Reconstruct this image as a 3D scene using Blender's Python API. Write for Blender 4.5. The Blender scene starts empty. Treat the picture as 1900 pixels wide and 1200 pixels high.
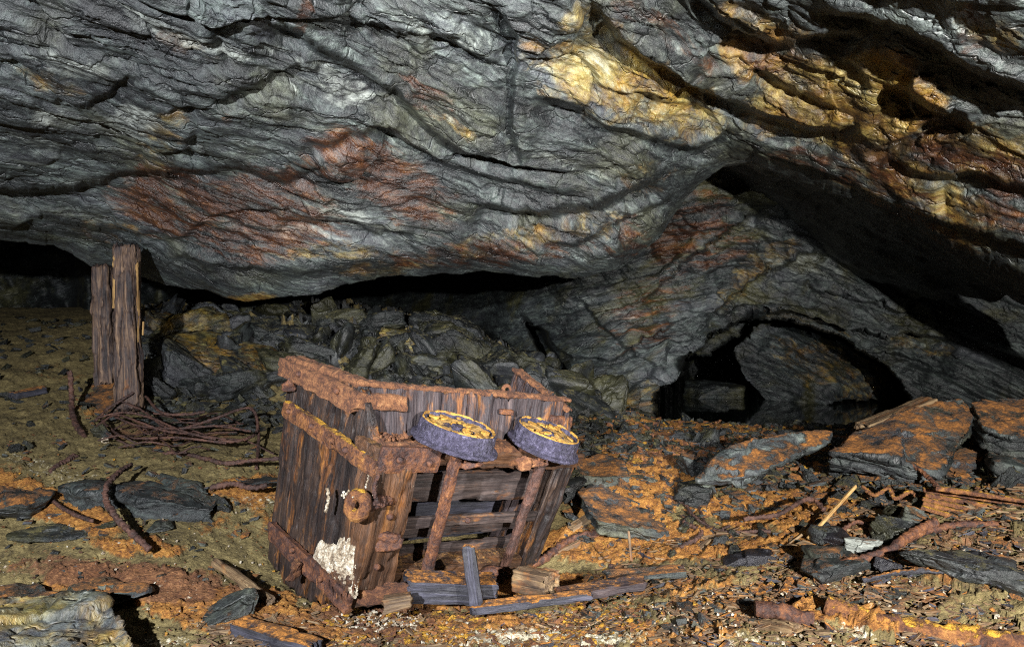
import bpy, math, random
import numpy as np
from mathutils import Vector
R_ = math.radians
sc = bpy.context.scene
# ------------------------------------------------------------------ camera, world, lamps, exposure
CAMH = 1.15
FPX = 1267.0
cam = bpy.data.cameras.new("camera"); camo = bpy.data.objects.new("camera", cam)
sc.collection.objects.link(camo); sc.camera = camo
cam.sensor_width = 36.0; cam.lens = 36.0*FPX/1900.0; cam.clip_start = 0.05; cam.clip_end = 200
camo.location = (0, 0, CAMH); camo.rotation_euler = (R_(90), 0, 0)
w = bpy.data.worlds.new("World"); sc.world = w; w.use_nodes = True
w.node_tree.nodes["Background"].inputs[0].default_value = (0.5, 0.6, 0.8, 1)
w.node_tree.nodes["Background"].inputs[1].default_value = 0.004      # deep underground: practically no sky light
def spot(name, loc, aim, power, cone, blend, radius, col):
    l = bpy.data.lights.new(name, 'SPOT'); l.energy = power; l.spot_size = R_(cone); l.spot_blend = blend
    l.shadow_soft_size = radius; l.color = col
    o = bpy.data.objects.new(name, l); sc.collection.objects.link(o); o.location = loc
    o.rotation_euler = (Vector(aim)-Vector(loc)).to_track_quat('-Z', 'Y').to_euler(); return o
# the two hand lamps the photographer lit the chamber with
spot("caving_lamp", (1.30, -0.80, 1.46), (2.1, 5.0, 1.75), 2300, 88, 0.5, 0.03, (1.0, 0.97, 0.92))
spot("caving_lamp", (-1.1, -1.1, 1.80), (-1.9, 4.0, 1.1), 2150, 80, 0.6, 0.04, (0.97, 0.98, 1.0))
sc.view_settings.view_transform = 'Standard'; sc.view_settings.look = 'None'
sc.view_settings.exposure = 0.0; sc.view_settings.gamma = 1.0
sc.cycles.max_bounces = 4; sc.cycles.diffuse_bounces = 2; sc.cycles.glossy_bounces = 2
sc.cycles.use_denoising = False; sc.cycles.filter_width = 1.15
# ------------------------------------------------------------------ numpy noise
F4 = np.float32
def P(u, v, Y): return np.array([(u-950.0)/FPX*Y, Y, CAMH-(v-600.0)/FPX*Y])
def Pa(u, v, Y): return np.stack([(u-950.0)/FPX*Y, Y, CAMH-(v-600.0)/FPX*Y], -1)
def _h(ix, iy, iz, s):
    h = (ix.astype(np.int64)*374761393 + iy.astype(np.int64)*668265263 + iz.astype(np.int64)*2147483647 + s*1274126177) & 0xffffffff
    h = ((h ^ (h >> 13))*1274126177) & 0xffffffff
    return (h ^ (h >> 16)) & 0xffffffff
_G = np.random.RandomState(5).normal(size=(256, 3)); _G /= np.linalg.norm(_G, axis=1)[:, None]
_T = np.random.RandomState(7).permutation(4096).astype(np.int64); 
def _hp(ix, iy, iz, s):
    return _T[(_T[(_T[(ix+s*31) & 4095]+iy) & 4095]+iz) & 4095]
def perlin(p, s=0):
    p = np.asarray(p, dtype=np.float64); i = np.floor(p).astype(np.int64); f = p-i
    t = f*f*f*(f*(f*6-15)+10); out = 0
    for dx in (0, 1):
        wx = t[..., 0] if dx else 1-t[..., 0]
        for dy in (0, 1):
            wy = t[..., 1] if dy else 1-t[..., 1]
            for dz in (0, 1):
                wz = t[..., 2] if dz else 1-t[..., 2]
                g = _G[_hp(i[..., 0]+dx, i[..., 1]+dy, i[..., 2]+dz, s) & 255]
                d = (g[..., 0]*(f[..., 0]-dx)+g[..., 1]*(f[..., 1]-dy)+g[..., 2]*(f[..., 2]-dz))
                out = out+wx*wy*wz*d
    return out*1.6
def fbm(p, o=4, s=0, r=0.5):
    a = 1.0; t = 0; n = 0; p = np.asarray(p)
    for k in range(o):
        t = t+a*perlin(p*(2.03**k), s+k); n += a; a *= r
    return t/n
_J = np.random.RandomState(9).rand(4096, 4)
def cells(p, s=0):
    """nearest jittered cell: F1, F2, 3 random numbers of the cell, offset to its centre"""
    p = np.asarray(p, dtype=np.float64); i = np.floor(p).astype(np.int64)
    F1 = np.full(p.shape[:-1], 9.0); F2 = np.full(p.shape[:-1], 9.0)
    ID = np.zeros(p.shape[:-1], dtype=np.int64); off = np.zeros(p.shape)
    for dx in (-1, 0, 1):
        for dy in (-1, 0, 1):
            for dz in (-1, 0, 1):
                c = i+np.array([dx, dy, dz]); h = _hp(c[..., 0], c[..., 1], c[..., 2], s)
                q = p-(c+_J[h, :3]*0.9+0.05); d = np.sqrt((q*q).sum(-1))
                m = d < F1
                F2 = np.where(m, F1, np.minimum(F2, d)); F1 = np.where(m, d, F1)
                ID = np.where(m, h, ID); off = np.where(m[..., None], q, off)
    return F1, F2, ID, off
def facets(p, s=0, tilt=0.8):
    F1, F2, ID, off = cells(p, s)
    g = _G[(ID*7+3) & 255]
    return (_J[ID, 3]-0.5)+tilt*(g*off).sum(-1), F2-F1, ID
def sst(a, b, x):
    t = np.clip((x-a)/(b-a), 0, 1); return t*t*(3-2*t)
def frame(n):
    n = np.array(n, float); n /= np.linalg.norm(n); a = np.array([1.0, 0, 0]) if abs(n[0]) < .8 else np.array([0, 1.0, 0])
    e1 = a-n*a.dot(n); e1 /= np.linalg.norm(e1); e2 = np.cross(n, e1); return np.stack([e1, e2, n])
def tps(pts, vals, q, reg=1e-4):
    pts = np.array(pts, float); vals = np.array(vals, float); n = len(pts); sc_ = np.abs(pts).max(); a = pts/sc_
    d = ((a[:, None]-a[None])**2).sum(-1); K = .5*d*np.log(d+1e-12)+reg*np.eye(n)
    Q = np.concatenate([np.ones((n, 1)), a], 1); M = np.zeros((n+3, n+3)); M[:n, :n] = K; M[:n, n:] = Q; M[n:, :n] = Q.T
    c = np.linalg.solve(M, np.concatenate([vals, [0, 0, 0]])); q = q/sc_
    out = c[n]+c[n+1]*q[..., 0]+c[n+2]*q[..., 1]
    for k in range(n):
        d = (q[..., 0]-a[k, 0])**2+(q[..., 1]-a[k, 1])**2; out = out+c[k]*.5*d*np.log(d+1e-12)
    return out
# ------------------------------------------------------------------ mesh helpers
def link(name, me, mat=None, parent=None):
    o = bpy.data.objects.new(name, me); sc.collection.objects.link(o)
    if mat: me.materials.append(mat)
    if parent: o.parent = parent
    return o
def raw(name, V, Q, mat=None, parent=None, fol=None, msk=None, smooth=True):
    me = bpy.data.meshes.new(name); V = np.asarray(V, dtype=F4).reshape(-1, 3)
    Q = np.asarray(Q, dtype=np.int32); k = Q.shape[1]
    me.vertices.add(len(V)); me.vertices.foreach_set("co", V.ravel())
    me.loops.add(Q.size); me.loops.foreach_set("vertex_index", Q.ravel())
    me.polygons.add(len(Q)); me.polygons.foreach_set("loop_start", np.arange(0, Q.size, k, dtype=np.int32))
    me.polygons.foreach_set("loop_total", np.full(len(Q), k, dtype=np.int32))
    me.polygons.foreach_set("use_smooth", np.full(len(Q), smooth))
    me.update(calc_edges=True)
    fol = V if fol is None else fol
    a = me.attributes.new("fol", 'FLOAT_VECTOR', 'POINT'); a.data.foreach_set("vector", np.asarray(fol, dtype=F4).ravel())
    if msk is None: msk = np.zeros((len(V), 4))
    a = me.attributes.new("msk", 'FLOAT_COLOR', 'POINT'); a.data.foreach_set("color", np.asarray(msk, dtype=F4).ravel())
    return link(name, me, mat, parent)
def gridQ(nr, nc, keep=None):
    i = np.arange(nr*nc).reshape(nr, nc)
    Q = np.stack([i[:-1, :-1], i[1:, :-1], i[1:, 1:], i[:-1, 1:]], -1)
    if keep is not None: return Q[keep[:-1, :-1]]
    return Q.reshape(-1, 4)
def gnormals(G):
    du = np.gradient(G, axis=1); dv = np.gradient(G, axis=0); n = np.cross(dv, du)
    return n/(np.linalg.norm(n, axis=-1, keepdims=True)+1e-12)
def blur(A, k):
    for ax in (0, 1):
        c = np.cumsum(np.concatenate([np.repeat(A.take([0], ax), k+1, ax), A, np.repeat(A.take([-1], ax), k, ax)], ax), ax)
        n = A.shape[ax]; A = (c.take(range(2*k+1, 2*k+1+n), ax)-c.take(range(0, n), ax))/(2*k+1)
    return A
def tag(o, label, cat, group=None):
    o["label"] = label; o["category"] = cat
    if group: o["group"] = group
    return o
def struct(o, kind="structure"): o["kind"] = kind; return o
def empty(name, loc=(0, 0, 0)):
    o = bpy.data.objects.new(name, None); sc.collection.objects.link(o); o.location = loc; o.empty_display_size = .1; return o
# ------------------------------------------------------------------ materials
class M:
    def __init__(s, name):
        s.m = bpy.data.materials.new(name); s.m.use_nodes = True; s.t = s.m.node_tree; s.b = s.t.nodes["Principled BSDF"]
    def n(s, ty, ins=None, **props):
        x = s.t.nodes.new(ty)
        for k, v in props.items(): setattr(x, k, v)
        for k, v in (ins or {}).items(): s.set(x.inputs[k], v)
        return x
    def set(s, sock, v):
        if isinstance(v, bpy.types.NodeSocket): s.t.links.new(v, sock)
        else: sock.default_value = v
    def attr(s, name): return s.n('ShaderNodeAttribute', attribute_name=name)
    def scale(s, v, k): return s.n('ShaderNodeVectorMath', {0: v, 1: k}, operation='MULTIPLY').outputs[0]
    def noise(s, v, sc_=1, det=6, rough=.6, dist=0):
        return s.n('ShaderNodeTexNoise', {'Vector': v, 'Scale': sc_, 'Detail': det, 'Roughness': rough, 'Distortion': dist}).outputs[0]
    def vor(s, v, sc_=1, feature='DISTANCE_TO_EDGE'):
        return s.n('ShaderNodeTexVoronoi', {'Vector': v, 'Scale': sc_}, feature=feature)
    def math(s, op, a, b=0.0, c=None, clamp=False):
        ins = {0: a, 1: b}
        if c is not None: ins[2] = c
        return s.n('ShaderNodeMath', ins, operation=op, use_clamp=clamp).outputs[0]
    def map(s, v, a, b, c=0.0, d=1.0): return s.n('ShaderNodeMapRange', {'Value': v, 'From Min': a, 'From Max': b, 'To Min': c, 'To Max': d}, interpolation_type='SMOOTHSTEP').outputs[0]
    def ramp(s, v, stops):
        x = s.n('ShaderNodeValToRGB', {0: v}); e = x.color_ramp.elements
        while len(e) < len(stops): e.new(.5)
        for k, (p_, c) in enumerate(stops): e[k].position = p_; e[k].color = (*c, 1)
        return x.outputs[0]
    def mix(s, f, a, b):
        x = s.n('ShaderNodeMix', data_type='RGBA'); 
        s.set(x.inputs[0], f); s.set(x.inputs[6], a if isinstance(a, bpy.types.NodeSocket) else (*a, 1)); s.set(x.inputs[7], b if isinstance(b, bpy.types.NodeSocket) else (*b, 1))
        return x.outputs[2]
    def bump(s, h, strength, dist, nrm=None):
        ins = {'Height': h, 'Strength': strength, 'Distance': dist}
        if nrm: ins['Normal'] = nrm
        return s.n('ShaderNodeBump', ins).outputs[0]
    def out(s, col, rough, nrm=None, spec=.5, **kw):
        s.set(s.b.inputs['Base Color'], col); s.set(s.b.inputs['Roughness'], rough); s.b.inputs['Specular IOR Level'].default_value = spec
        if nrm: s.set(s.b.inputs['Normal'], nrm)
        for k, v in kw.items(): s.set(s.b.inputs[k], v)
        return s.m
def schist(name, dust=0.0, dustcol=(.34, .13, .02), tone=.8, olive=0.25, dusttile=9.0, spec=.6, dlow=.44, dhigh=.64):
    m = M(name); fa = m.attr('fol').outputs['Vector']; mk = m.attr('msk')
    sep = m.n('ShaderNodeSeparateColor', {0: mk.outputs['Color']}); r, g, b = sep.outputs; a = mk.outputs['Alpha']
    n1 = m.noise(m.scale(fa, (3.2, 3.2, 17)), 1, 9, .70, .12)
    n2 = m.noise(m.scale(fa, (19, 19, 58)), 1, 7, .68, .15)
    n3 = m.noise(m.scale(fa, (1.1, 1.1, 2.5)), 1, 4, .55)
    n4 = m.noise(fa, 130, 3, .7)
    v = m.math('ADD', m.math('MULTIPLY', n1, .45), m.math('ADD', m.math('MULTIPLY', n2, .42), m.math('MULTIPLY', n4, .13)))
    v = m.math('ADD', v, m.math('MULTIPLY', m.math('SUBTRACT', n3, .5), .35))
    k = tone; v = m.math('ADD', m.math('MULTIPLY', m.math('SUBTRACT', v, .5), 1.4), .485)
    wa = m.n('ShaderNodeVectorMath', {0: m.scale(fa, (2.4, 2.4, 8)), 1: m.scale(m.n('ShaderNodeTexNoise', {'Vector': fa, 'Scale': 4.0, 'Detail': 5.0}).outputs[1], (1.3, 1.3, 1.3))}, operation='ADD').outputs[0]
    ck = m.map(m.vor(wa, 1.0).outputs['Distance'], 0, .035)
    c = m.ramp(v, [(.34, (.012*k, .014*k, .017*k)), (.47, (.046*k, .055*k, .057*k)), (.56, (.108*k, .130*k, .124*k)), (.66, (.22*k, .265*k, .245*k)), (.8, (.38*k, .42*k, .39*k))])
    tn = m.map(a, 0, 1, .62, 1.32); hs = m.n('ShaderNodeHueSaturation', {'Color': c, 'Value': tn, 'Hue': .5, 'Saturation': 1.15}); c = hs.outputs[0]
    c = m.mix(m.map(n3, .5, .72, 0, .5), c, m.mix(v, (.03*k, .03*k, .045*k), (.20*k, .20*k, .26*k)))
    ol = m.map(m.noise(fa, 1.9, 5, .6), .48, .66, 0, olive*2.2)
    c = m.mix(ol, c, m.ramp(v, [(.38, (.02*k, .022*k, .012*k)), (.55, (.10*k, .10*k, .045*k)), (.7, (.26*k, .25*k, .12*k))]))
    def mask(ch, ns, k_=4.2):
        ch = m.math('MULTIPLY', ch, .84)
        e = m.math('MULTIPLY', m.math('ADD', ch, m.math('MULTIPLY', m.math('SUBTRACT', ns, .5), k_)), m.map(ch, .02, .25)); return m.map(e, .18, 1.0)
    ns = m.noise(m.scale(fa, (3.5, 3.5, 15)), 1, 8, .72, .4)
    ns2 = m.noise(m.scale(fa, (7, 7, 11)), 1, 7, .68, .3)
    gm = m.math('MULTIPLY', mask(g, ns2, 2.2), .88)
    och = m.ramp(m.math('ADD', m.math('MULTIPLY', v, .65), m.math('MULTIPLY', n3, .35)), [(.40, (.09, .04, .010)), (.48, (.23, .115, .016)), (.56, (.40, .235, .028)), (.66, (.46, .34, .08))])
    och = m.mix(m.map(m.noise(fa, 2.6, 5, .6), .42, .58, 0, .55), och, m.ramp(v, [(.38, (.05, .045, .018)), (.5, (.17, .155, .05)), (.6, (.34, .32, .12)), (.72, (.50, .49, .25))])); c = m.mix(gm, c, och)
    rm = m.math('MULTIPLY', mask(r, ns), .95)
    ru = m.ramp(m.math('ADD', m.math('MULTIPLY', v, .6), m.math('MULTIPLY', ns2, .4)), [(.38, (.010, .005, .004)), (.49, (.055, .019, .008)), (.57, (.135, .053, .016)), (.70, (.28, .13, .04))])
    c = m.mix(rm, c, ru)
    pm = m.math('MULTIPLY', mask(b, m.math('ADD', m.math('MULTIPLY', n1, .7), m.math('MULTIPLY', n2, .3)), 3.4), .7)
    c = m.mix(pm, c, m.ramp(n2, [(.35, (.14, .15, .135)), (.6, (.38, .41, .375))]))
    rough = m.math('ADD', .27, m.math('MULTIPLY', m.noise(fa, 8, 4, .6), .40))
    rough = m.math('SUBTRACT', rough, m.math('MULTIPLY', m.math('MAXIMUM', rm, gm), .10), clamp=True)
    h = m.math('ADD', m.math('MULTIPLY', ck, .30), m.math('MULTIPLY', n1, .8)) ; h = m.math('ADD', h, m.math('ADD', m.math('MULTIPLY', n2, .55), m.math('MULTIPLY', n4, .12)))
    if dust > 0:
        geo = m.n('ShaderNodeNewGeometry'); nz = m.n('ShaderNodeSeparateXYZ', {0: geo.outputs['Normal']}).outputs[2]
        dn = m.noise(m.scale(geo.outputs['Position'], (1, 1, 1)), dusttile, 8, .72, .2)
        dd = m.math('ADD', m.math('MULTIPLY', m.map(nz, .1, .85), dust), m.math('SUBTRACT', m.math('MULTIPLY', dn, 1.2), .6))
        dm = m.map(dd, dlow, dhigh); dn2 = m.noise(geo.outputs['Position'], 55, 5, .7)
        dc = m.mix(m.map(dn2, .35, .65), tuple(x*.45 for x in dustcol), dustcol)
        dc = m.mix(m.map(dn2, .62, .74), dc, (.62, .36, .06))
        c = m.mix(dm, c, dc); h = m.math('ADD', h, m.math('MULTIPLY', dm, m.math('ADD', .35, m.math('MULTIPLY', dn2, .7))))
        rough = m.math('ADD', rough, m.math('MULTIPLY', dm, .5), clamp=True)
    nr = m.bump(h, 1.0, .026)
    return m.out(c, rough, nr, spec)
def woodm(name, stops, rust=.4, dust=0.0, wet=.0, dustcol=(.42, .17, .03), pale=0.0):
    m = M(name); fa = m.attr('fol').outputs['Vector']; geo = m.n('ShaderNodeNewGeometry'); pos = geo.outputs['Position']
    g1 = m.noise(m.scale(fa, (2.6, 34, 34)), 1, 8, .70, .8); g2 = m.noise(m.scale(fa, (7, 170, 170)), 1, 5, .6, .3); n3 = m.noise(pos, 7, 5, .6)
    v = m.math('ADD', m.math('MULTIPLY', g1, .55), m.math('ADD', m.math('MULTIPLY', g2, .25), m.math('MULTIPLY', n3, .2)))
    c = m.ramp(v, stops)
    rn = m.noise(m.scale(fa, (4, 14, 14)), 1, 7, .7, .3)
    c = m.mix(m.map(rn, .62-rust*.3, .8-rust*.3), c, m.ramp(g1, [(.35, (.05, .018, .008)), (.5, (.17, .062, .015)), (.68, (.34, .15, .03))]))
    if pale > 0: c = m.mix(m.map(m.noise(pos, 26, 6, .7), .72-pale*.2, .8-pale*.2), c, (.45, .40, .30))
    h = m.math('ADD', m.math('MULTIPLY', g1, 1.0), m.math('MULTIPLY', g2, .45))
    rough = m.math('ADD', .62-wet*.35, m.math('MULTIPLY', n3, .25))
    if dust > 0:
        nz = m.n('ShaderNodeSeparateXYZ', {0: geo.outputs['Normal']}).outputs[2]
        dn = m.noise(pos, 24, 7, .72); dm = m.map(m.math('ADD', m.math('MULTIPLY', m.map(nz, .15, .8), dust), m.math('SUBTRACT', dn, .5)), .35, .55)
        c = m.mix(dm, c, m.mix(m.map(m.noise(pos, 80, 4, .7), .35, .65), tuple(x*.4 for x in dustcol), dustcol)); h = m.math('ADD', h, m.math('MULTIPLY', dm, .8))
        rough = m.math('ADD', rough, m.math('MULTIPLY', dm, .4), clamp=True)
    return m.out(c, rough, m.bump(h, 1.0, .010), .45)
def rustm(name, stops, sc_=22, bump=.010, dust=0.0, dustcol=(.62, .33, .03), rough=.62):
    m = M(name); geo = m.n('ShaderNodeNewGeometry'); pos = geo.outputs['Position']
    n1 = m.noise(pos, sc_, 8, .72, .4); n2 = m.noise(pos, sc_*5, 5, .7); n0 = m.noise(pos, sc_*.35, 3, .6)
    v = m.math('ADD', m.math('MULTIPLY', n1, .5), m.math('ADD', m.math('MULTIPLY', n2, .25), m.math('MULTIPLY', n0, .25)))
    c = m.ramp(v, stops); h = m.math('ADD', n1, m.math('MULTIPLY', n2, .6))
    if dust > 0:
        nz = m.n('ShaderNodeSeparateXYZ', {0: geo.outputs['Normal']}).outputs[2]
        dm = m.map(m.math('ADD', m.math('MULTIPLY', m.map(nz, .3, .9), dust), m.math('SUBTRACT', n1, .5)), .38, .5)
        c = m.mix(dm, c, m.mix(m.map(n2, .35, .65), tuple(x*.55 for x in dustcol), dustcol)); h = m.math('ADD', h, m.math('MULTIPLY', dm, .5))
    rg = m.math('ADD', rough-.18, m.math('MULTIPLY', n2, .36))
    return m.out(c, rg, m.bump(h, 1.0, bump), .5)
HT = .40
MAT = dict(
    rock=schist('grey_schist', tone=.66, spec=.75),
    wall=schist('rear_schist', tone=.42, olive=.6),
    slab=schist('dusted_slate', dust=.56, tone=.55, olive=.3),
    boulder=schist('dark_boulder', dust=.36, dustcol=(.42, .26, .09), tone=.5, olive=.5),
    slabclean=schist('bare_slate', dust=.43, tone=.62, olive=.2),
    heap=schist('heap_slate', dust=.45, dustcol=(.21, .185, .05), tone=.27, olive=1.3, dusttile=12),
    cwood=woodm('cart_wood', [(.38, (.003, .002, .002)), (.48, (.012, .008, .008)), (.57, (.032, .019, .014)), (.70, (.11, .066, .040))], rust=.36, dust=.3, wet=.65, pale=.1),
    cwoodp=woodm('purple_wood', [(.38, (.005, .003, .004)), (.48, (.018, .012, .015)), (.57, (.038, .026, .028)), (.7, (.115, .082, .074))], rust=.36, dust=.4, wet=.3),
    beam=woodm('stained_beam', [(.38, (.010, .006, .004)), (.48, (.045, .022, .012)), (.6, (.11, .05, .022)), (.74, (.28, .15, .05))], rust=.3, dust=.4, wet=.55, dustcol=(.36, .17, .035), pale=.3),
    board=woodm('floor_board_wood', [(.38, (.006, .004, .004)), (.48, (.026, .018, .017)), (.6, (.078, .056, .05)), (.74, (.19, .14, .12))], rust=.3, wet=.3, pale=.1),
    black=woodm('charred_wood', [(.34, (.004, .004, .005)), (.5, (.02, .02, .028)), (.6, (.055, .055, .08)), (.75, (.14, .14, .18))], rust=.1, dust=.5, wet=.5),
    debris=woodm('debris_wood', [(.38, (.018, .011, .007)), (.47, (.080, .050, .028)), (.57, (.20, .135, .07)), (.70, (.42, .33, .20))], rust=.38, dust=.32, wet=.2),
    pine=woodm('pale_split_wood', [(.34, (.06, .03, .01)), (.48, (.26, .15, .05)), (.6, (.5, .33, .13)), (.74, (.65, .5, .28))], rust=.2, dust=.2),
    post=woodm('prop_wood', [(.40, (.008, .006, .007)), (.47, (.032, .021, .020)), (.53, (.085, .052, .036)), (.60, (.22, .14, .085)), (.70, (.5, .38, .25))], rust=.12, wet=.3),
    rust=rustm('rusted_iron', [(.38, (.009, .005, .006)), (.47, (.045, .018, .013)), (.56, (.14, .052, .019)), (.67, (.36, .16, .045))], dust=.2, dustcol=(.5, .22, .03)),
    darkrust=rustm('dark_rusted_bar', [(.36, (.010, .006, .006)), (.48, (.04, .019, .015)), (.58, (.10, .045, .03)), (.72, (.24, .12, .07))], dust=.25, dustcol=(.35, .14, .03)),
    orust=rustm('orange_rusted_iron', [(.38, (.016, .007, .006)), (.47, (.075, .027, .012)), (.55, (.20, .080, .022)), (.66, (.42, .22, .055))], dust=.45, bump=.014),
    wheel=rustm('purple_crusted_iron', [(.38, (.007, .006, .011)), (.48, (.027, .024, .046)), (.56, (.066, .060, .105)), (.66, (.22, .21, .30))], sc_=60, bump=.012, dust=.22, rough=.5),
    face=rustm('caked_wheel_face', [(.30, (.06, .035, .02)), (.42, (.19, .11, .035)), (.53, (.34, .20, .05)), (.64, (.44, .30, .11))], sc_=26, bump=.010, rough=.85),
    flake=rustm('yellow_rust_flakes', [(.38, (.08, .035, .01)), (.47, (.24, .12, .022)), (.55, (.42, .23, .035)), (.68, (.54, .34, .08))], sc_=30),
    crust=rustm('orange_crust', [(.38, (.022, .009, .006)), (.47, (.09, .034, .016)), (.55, (.21, .088, .034)), (.66, (.40, .22, .10))], sc_=38, bump=.016, rough=.9),
    white=rustm('white_mineral', [(.41, (.07, .045, .03)), (.48, (.27, .21, .14)), (.55, (.52, .48, .39)), (.65, (.72, .70, .64))], sc_=60, bump=.008, rough=.9),
    coal=rustm('black_lump', [(.36, (.003, .003, .004)), (.5, (.012, .012, .016)), (.62, (.04, .04, .05)), (.75, (.15, .15, .18))], sc_=25, rough=.35),
)
m = M('still_water'); MAT['water'] = m.out((.004, .006, .005, 1), .04, m.bump(m.noise(m.n('ShaderNodeNewGeometry').outputs['Position'], 3, 2, .5), .05, .02), .5)
def ground_mat():
    m = M('cave_floor'); geo = m.n('ShaderNodeNewGeometry'); pos = geo.outputs['Position']; mk = m.attr('msk'); fa = m.attr('fol').outputs['Vector']
    r, g, b = m.n('ShaderNodeSeparateColor', {0: mk.outputs['Color']}).outputs; a = mk.outputs['Alpha']
    n0 = m.noise(pos, 2.5, 5, .6); n1 = m.noise(m.scale(fa, (9, 22, 22)), 1, 8, .7, .4); n2 = m.noise(m.scale(fa, (60, 110, 110)), 1, 6, .7, .4); n3 = m.noise(pos, 14, 7, .7, .3)
    v = m.math('ADD', m.math('MULTIPLY', n1, .4), m.math('ADD', m.math('MULTIPLY', n2, .4), m.math('MULTIPLY', n0, .2)))
    c = m.ramp(v, [(.38, (.022, .016, .007)), (.46, (.098, .074, .028)), (.55, (.205, .16, .064)), (.65, (.35, .28, .13)), (.78, (.52, .46, .30))])
    sl = m.ramp(v, [(.36, (.008, .009, .010)), (.5, (.045, .048, .05)), (.6, (.11, .115, .115)), (.74, (.3, .31, .3))])
    c = m.mix(m.map(m.math('ADD', a, m.math('MULTIPLY', m.math('SUBTRACT', n3, .5), 1.2)), .35, .6), c, sl)
    oc = m.ramp(m.math('ADD', m.math('MULTIPLY', n2, .6), m.math('MULTIPLY', n3, .4)), [(.38, (.07, .025, .008)), (.47, (.22, .088, .018)), (.56, (.40, .185, .036)), (.68, (.56, .34, .11))])
    om = m.map(m.math('ADD', r, m.math('MULTIPLY', m.math('SUBTRACT', m.noise(pos, 30, 6, .72), .5), .7)), .38, .58); c = m.mix(om, c, oc)
    rb = m.ramp(m.math('ADD', m.math('MULTIPLY', n2, .6), m.math('MULTIPLY', n3, .4)), [(.36, (.035, .012, .006)), (.5, (.13, .055, .025)), (.62, (.27, .13, .06))])
    c = m.mix(m.map(m.math('ADD', g, m.math('MULTIPLY', m.math('SUBTRACT', n3, .5), 1.2)), .35, .6, 0, .9), c, rb)
    pm = m.map(m.math('ADD', b, m.math('MULTIPLY', m.math('SUBTRACT', m.noise(pos, 42, 6, .75), .5), 1.8)), .55, .75); c = m.mix(pm, c, m.ramp(n2, [(.36, (.30, .26, .17)), (.6, (.66, .62, .48))]))
    sp = m.vor(pos, 70, 'F1'); c = m.mix(m.map(sp.outputs['Distance'], .13, .08, 0, .7), c, m.mix(m.map(m.n('ShaderNodeSeparateColor', {0: sp.outputs['Color']}).outputs[0], .80, .9), (.05, .04, .025), (.6, .58, .48)))
    h = m.math('ADD', m.math('MULTIPLY', n1, .6), m.math('ADD', m.math('MULTIPLY', n2, .42), m.math('ADD', m.math('MULTIPLY', om, .35), m.math('MULTIPLY', m.noise(pos, 160, 4, .7), .35))))
    return m.out(c, m.math('ADD', .5, m.math('MULTIPLY', n3, .4)), m.bump(h, 1.0, .022), .4)
MAT['ground'] = ground_mat()
# ------------------------------------------------------------------ the rock sheets
def polydist(u, v, pl):
    pl = np.array(pl, float); best = np.full(u.shape, 1e9); sd = np.zeros(u.shape); tt = np.zeros(u.shape)
    seg = np.diff(pl, axis=0); L = np.hypot(seg[:, 0], seg[:, 1]); cum = np.concatenate([[0], np.cumsum(L)])
    for k in range(len(seg)):
        a = pl[k]; d = seg[k]; t = np.clip(((u-a[0])*d[0]+(v-a[1])*d[1])/L[k]**2, 0, 1)
        du = u-a[0]-t*d[0]; dv = v-a[1]-t*d[1]; dist = np.hypot(du, dv); s = np.sign(d[0]*(v-a[1])-d[1]*(u-a[0]))
        m_ = dist < best; best = np.where(m_, dist, best); sd = np.where(m_, s*dist, sd); tt = np.where(m_, (cum[k]+t*L[k])/cum[-1], tt)
    return sd, tt
def inside(u, v, poly):
    pl = np.array(poly+[poly[0]], float); c = np.zeros(u.shape, bool); best = np.full(u.shape, 1e9)
    for k in range(len(pl)-1):
        a, b = pl[k], pl[k+1]
        cr = ((a[1] > v) != (b[1] > v)) & (u < (b[0]-a[0])*(v-a[1])/((b[1]-a[1]) if b[1] != a[1] else 1e-9)+a[0]); c ^= cr
        d = b-a; t = np.clip(((u-a[0])*d[0]+(v-a[1])*d[1])/(d@d+1e-9), 0, 1); best = np.minimum(best, np.hypot(u-a[0]-t*d[0], v-a[1]-t*d[1]))
    return np.where(c, best, -best)
def ledges(u, v, Y, L):
    for pl, h, wd, Rr in L:
        sd, t = polydist(u, v, pl); e = sst(0, .12, t)*sst(1, .88, t)
        Y = Y+h*e*sst(0, wd, sd)*np.exp(-np.maximum(sd, 0)/Rr)-.35*h*e*np.exp(-np.abs(np.minimum(sd, 0))/(Rr*.8))*(sd < wd)*sst(wd, 0, sd)
    return Y
def blobs(u, v, B, wob):
    out = np.zeros(u.shape)
    for (cu, cv, ru, rv, ang, s) in B:
        c, s_ = math.cos(R_(ang)), math.sin(R_(ang)); du = u-cu; dv = v-cv
        a = (du*c+dv*s_)/ru; b = (-du*s_+dv*c)/rv; out = np.maximum(out, s*sst(1.25, .5, np.sqrt(a*a+b*b)+wob))
    return out
def calm(Y):
    gy = np.abs(np.gradient(Y, axis=0))+np.abs(np.gradient(Y, axis=1)); return blur(1/(1+(gy/.013)**2), 4)
def soften(A, g0):
    for _ in range(1):
        g = np.abs(np.gradient(A, axis=0))+np.abs(np.gradient(A, axis=1)); c = blur(1/(1+(g/g0)**2), 2); A = A*c+blur(A, 3)*(1-c)
    return A
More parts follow.
